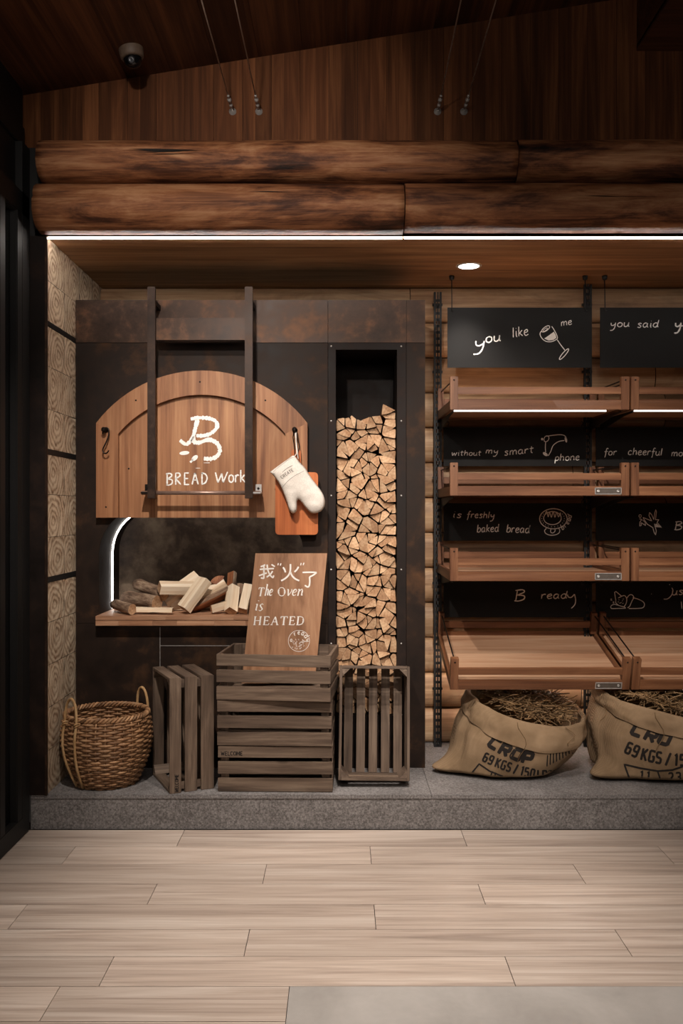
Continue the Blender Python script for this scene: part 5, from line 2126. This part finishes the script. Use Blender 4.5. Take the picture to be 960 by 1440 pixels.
# ------------------------------------------------------------------ burlap sacks
def sack(cx, cy, label, seed, ear, text, shift=.0, top=.36, wid=0.0, drp=.07):
    rng = random.Random(seed)
    t = thing('burlap_sack', label, 'sack', (cx, cy, ZP), None, 'burlap sacks of straw under the trays')
    ND, NV = 96, 44

    def rim_z(a):
        # the mouth tips towards the room and away from the surround
        return top - .065 * math.cos(a - math.radians(315)) + .006 * math.sin(3 * a + seed)

    def pt(a, v):
        """v 0..1 from the base to the rim"""
        zr_ = rim_z(a)
        z = zr_ * v
        h = z
        r = .235 + .075 * math.sin(min(1, (v + .18) / 1.02) * PI * .62) - .03 * max(0, v - .6) / .4
        r *= 1 - .32 * max(0, 1 - v / .10) ** 2
        ex = 2.4
        c, s_ = math.cos(a), math.sin(a)
        k_ = (abs(c) ** ex + abs(s_) ** ex) ** (-1 / ex)
        rx, ry = r * k_ * 1.0, r * k_ * .86
        # flared corner of the sack along the floor
        rx *= 1 + wid
        da = math.atan2(math.sin(a - ear), math.cos(a - ear))
        fl = math.exp(-(da / .30) ** 2) * math.exp(-(v / .17) ** 1.6)
        rx *= 1 + .55 * fl
        ry *= 1 + .45 * fl
        fold = .014 * noise.noise(Vector((math.cos(a) * 2.1 + seed, math.sin(a) * 2.1, v * 1.6))) + .005 * noise.noise(Vector((math.cos(a) * 6 + seed, math.sin(a) * 6, v * 3)))
        crease = -.012 * math.exp(-((a - 3.75 + .25 * v) / .07) ** 2) * min(1, v * 4) * (1 - .3 * v)
        q_ = fold * 1.4 + crease
        return Vector((cx + shift * (v - .35) + (rx + q_) * c, cy + (ry + q_) * s_, ZP + z + .002 + .012 * fl * v))

    mb = MB()
    vs, fs = [], []
    for j in range(NV + 1):
        for i in range(ND):
            vs.append(pt(2 * PI * i / ND, j / NV))
    for j in range(NV):
        for i in range(ND):
            k_ = (i + 1) % ND
            fs.append((j * ND + i, j * ND + k_, (j + 1) * ND + k_, (j + 1) * ND + i))
    mb.faces(vs, fs + [tuple(range(ND))[::-1]], 0, .5, True)
    body = mb.build('body', M['burlap'], t)
    # turned-down collar
    mb = MB()
    NC = 14
    vs, fs = [], []
    ctr = Vector((cx, cy, 0))
    for j in range(NC + 1):
        u = j / NC
        for i in range(ND):
            a = 2 * PI * i / ND
            p = pt(a, 1.0)
            rad = Vector((math.cos(a), math.sin(a), 0))
            if u < .3:                                   # inside, coming up over the lip
                k_ = u / .3
                ang_ = PI * k_
                q_ = p + rad * (-.012 * math.cos(ang_) + .006) + Vector((0, 0, .014 * math.sin(ang_)))
            else:
                k_ = (u - .3) / .7
                drop = (drp + .022 * math.cos(a - math.radians(300)) + .014 * noise.noise(Vector((math.cos(a) * 1.6, math.sin(a) * 1.6, seed))))
                zr_ = rim_z(a)
                vv = max(.3, 1 - drop * k_ / zr_)
                b = pt(a, vv)
                wob = .010 * noise.noise(Vector((math.cos(a) * 5, math.sin(a) * 5, k_ * 2 + seed)))
                q_ = b + rad * (.018 - .008 * k_ + wob + .008 * math.sin(PI * k_))
            vs.append(q_)
    for j in range(NC):
        for i in range(ND):
            k_ = (i + 1) % ND
            fs.append((j * ND + i, j * ND + k_, (j + 1) * ND + k_, (j + 1) * ND + i))
    mb.faces(vs, fs, 0, .5, True)
    collar = mb.build('collar', M['burlap'], t)
    f_ = on_surface([body], .0015)
    for nm_, fn in text.items():
        mb = MB()
        fn(mb, f_)
        mb.build(nm_, M['ink'], t)
    # loose threads hanging over the collar
    mb = MB()
    for a, L_ in ((4.45, .17), (3.55, .12), (5.2, .08)):
        p = pt(a, 1) + Vector((math.cos(a) * .028, math.sin(a) * .028, .012))
        pts = [p + Vector((.02 * math.sin(k_ * .9 + a), -.004 * k_ * .2, -L_ * k_ / 7)) + Vector((math.cos(a), math.sin(a), 0)) * .004 * k_ * .5 for k_ in range(8)]
        mb.tube(pts, .0014, 5)
    mb.build('loose_thread', M['straw'], t)
    # straw heaped in the mouth
    mb = MB()
    for _ in range(760):
        a = rng.random() * 2 * PI
        rr_ = .205 * math.sqrt(rng.random())
        z0 = ZP + rim_z(a) * (rr_ / .2) + (top - .06) * (1 - rr_ / .2) - .02
        z0 += (.105 * (1 - (rr_ / .215) ** 2)) * rng.random() + .042
        b = rng.random() * 2 * PI
        L_ = rng.uniform(.06, .22)
        p = Vector((cx + shift * .65 + rr_ * math.cos(a), cy + rr_ * .84 * math.sin(a), z0))
        d = Vector((math.cos(b), math.sin(b), rng.uniform(-.35, .55))).normalized()
        n_ = Vector((rng.uniform(-1, 1), rng.uniform(-1, 1), rng.uniform(-.4, 1))) * L_ * .35
        pts = []
        for k_ in range(6):
            u = k_ / 5 - .5
            q_ = p + d * L_ * u + n_ * (u * u - .1)
            dx, dy = q_.x - cx - shift * .65, (q_.y - cy) / .86
            R2 = math.hypot(dx, dy)
            if R2 > .235:
                q_.x, q_.y = cx + shift * .65 + dx * .235 / R2, cy + dy * .86 * .235 / R2
            q_.z = min(q_.z, .554 + (q_.y - 4.15) * .265 - .018)
            pts.append(q_)
        mb.tube(pts, rng.uniform(.0011, .0031), 5, 0, rng.random(), False, False)
    st_ = mb.build('straw', M['straw'])
    tag(st_, None, 'straw', None, 'stuff')
    return t, st_


qa = lambda x, y: (600 + x / 5.333, 940 + y / 5.333)
qb = lambda x, y: (780 + x / 5.333, 940 + y / 5.333)
BK = dict(jit=0, rough=.05, step=2)


def a_name(mb, f):
    write(mb, BLOCK, 'CROP', 0, 0, 1.75, 5.4, f, 0, 1.2, slant=.12, path=polypath([qa(446, 580), qa(560, 648), qa(700, 706), qa(800, 722), qa(900, 726)]), sx=1.42, **BK)
    for k_ in range(9):
        ribbon(mb, [qa(900 + k_ * 24, 735 - k_ * 12), qa(905 + k_ * 22, 650 - k_ * 14)], 1.8, f, 2)


def a_weight(mb, f):
    write(mb, BLOCK, '69 KGS / 150 LBS', 0, 0, 1.32, 2.7, f, 0, 1.2, path=polypath([qa(410, 692), qa(500, 735), qa(610, 775), qa(740, 812), qa(830, 832), qa(900, 834)]), sx=.86, space=3, **BK)


def a_boxes(mb, f):
    ribbon(mb, [qa(330, 792), qa(392, 716), qa(470, 770), qa(560, 806), qa(600, 818), qa(720, 848)], 2.2, f, 2)
    ribbon(mb, [qa(590, 816), qa(602, 842)], 2, f, 2)
    write(mb, BLOCK, '11', *qa(462, 815), .95, 2.0, f, -.35, 1.5, **BK)


def b_name(mb, f):
    write(mb, BLOCK, 'CRO', 0, 0, 1.8, 5.6, f, 0, 1.2, slant=.12, path=polypath([qb(556, 492), qb(700, 545), qb(850, 585), qb(1000, 612)]), sx=1.55, **BK)


def b_weight(mb, f):
    write(mb, BLOCK, '69 KGS / 150 LB', 0, 0, 1.7, 3.4, f, 0, 1.1, path=polypath([qb(515, 630), qb(640, 685), qb(760, 712), qb(860, 728), qb(1100, 742)]), sx=.87, space=3, **BK)


def b_boxes(mb, f):
    ribbon(mb, [qb(640, 880), qb(560, 830), qb(520, 720), qb(640, 748), qb(770, 770), qb(880, 762), qb(960, 735)], 2.6, f, 2)
    ribbon(mb, [qb(770, 772), qb(790, 830), qb(800, 890)], 2.2, f, 2)
    write(mb, BLOCK, '11', *qb(632, 840), 1.4, 2.6, f, -.1, 2.6, **BK)
    write(mb, BLOCK, '23', *qb(848, 856), 1.4, 2.6, f, .05, 1.5, **BK)


p_left = {'name_stencil': a_name, 'weight_stencil': a_weight, 'number_stencil': a_boxes}
p_right = {'name_stencil': b_name, 'weight_stencil': b_weight, 'number_stencil': b_boxes}
s1, w1 = sack(.800, 4.315, 'burlap sack of straw with 69 KGS print standing nearest the steel surround', 3, math.radians(196), p_left, .13, .30, -.06)
w1['label'] = 'dry brown straw heaped in the mouth of the sack nearest the steel surround'
s2, w2 = sack(1.475, 4.265, 'burlap sack of straw with boxed numbers 11 and 23, cut by the frame edge', 8, math.radians(212), p_right, .02, .345, 0, .058)
w2['label'] = 'dry brown straw heaped in the mouth of the sack cut by the frame edge'

# ------------------------------------------------------------------ cables on the upper wall
def cable(px, px_top, label):
    y0 = DW
    a = at(px, 157, y0)
    d_top = 3.30
    b = at(px_top, 0, d_top)
    dr = b - a
    # run on to the ceiling
    k_ = 1.0
    while a.z + dr.z * k_ < zc(a.x + dr.x * k_) and k_ < 4:
        k_ += .01
    e = a + dr * k_
    t = thing('suspension_cable', label, 'cable', tuple(a), None, 'steel suspension cables')
    u = dr.normalized()
    st = a + Vector((0, -.016, 0))
    mb = MB()
    mb.lathe(a, [(.016, 0), (.016, .003), (.006, .006), (.005, .016)], 20, 0, .5, Matrix.Rotation(PI / 2, 3, 'X'))
    mb.build('wall_anchor', M['chrome'], t)
    mb = MB()
    pts = [st + u * s_ for s_ in (0, .02, .021, .04, .041, .055, .056, .075, .076, .09, .091, .10)]
    mb.tube(pts, [.004, .004, .0075, .0075, .005, .005, .0085, .0085, .005, .005, .007, .004], 10)
    mb.build('turnbuckle', M['chrome'], t)
    mb = MB()
    mb.tube([st + u * .098, e - u * .012], .0028, 6)
    mb.build('wire', plain('steel_wire', lin('b9b0a8'), .35, .7) if 'steel_wire' not in bpy.data.materials else bpy.data.materials['steel_wire'], t)


cable(327, 283, 'steel cable running up from the wall to the ceiling, first from the glazed side')
cable(364, 330, 'steel cable running up from the wall to the ceiling, second from the glazed side')
cable(615, 648, 'steel cable running up from the wall to the ceiling, third from the glazed side')
cable(652, 697, 'steel cable running up from the wall to the ceiling, farthest from the glazed side')

# ------------------------------------------------------------------ dome camera on the ceiling
d_c = 3.45
c0 = at(184, 66, d_c)
zz = zc(c0.x)
k_ = (zz - EYE.z) / (c0.z - EYE.z)
c0 = EYE + (c0 - EYE) * k_
c0.z = zc(c0.x)
sl = math.atan(.162)
X = Matrix.Rotation(-sl, 3, 'Y') @ Matrix.Rotation(PI, 3, 'X')
sc_ = thing('security_camera', 'small dome security camera on the sloping wooden ceiling', 'security camera', tuple(c0))
mb = MB()
mb.lathe(c0, [(.050, 0), (.050, .014), (.047, .034), (.038, .042), (.036, .038)], 32, 0, .5, X, caps=False)
mb.build('housing', plain('tan_plastic', lin('5d4c3f'), .6), sc_)
mb = MB()
mb.lathe(c0, [(.036, .036), (.036, .050), (.031, .066), (.018, .075), (.002, .078)], 32, 0, .5, X)
mb.build('dome', plain('smoked_dome', lin('0c0c0e'), .12), sc_)
mb = MB()
dn = X @ Vector((0, 0, 1))
pl = c0 + dn * .058 + Vector((0, -.026, 0))
mb.lathe(pl, [(.013, 0), (.013, .012), (.008, .014), (.002, .011)], 20, 0, .5, Matrix.Rotation(math.radians(110), 3, 'X'))
mb.build('lens', plain('lens_grey', lin('3a3b3f'), .3), sc_)
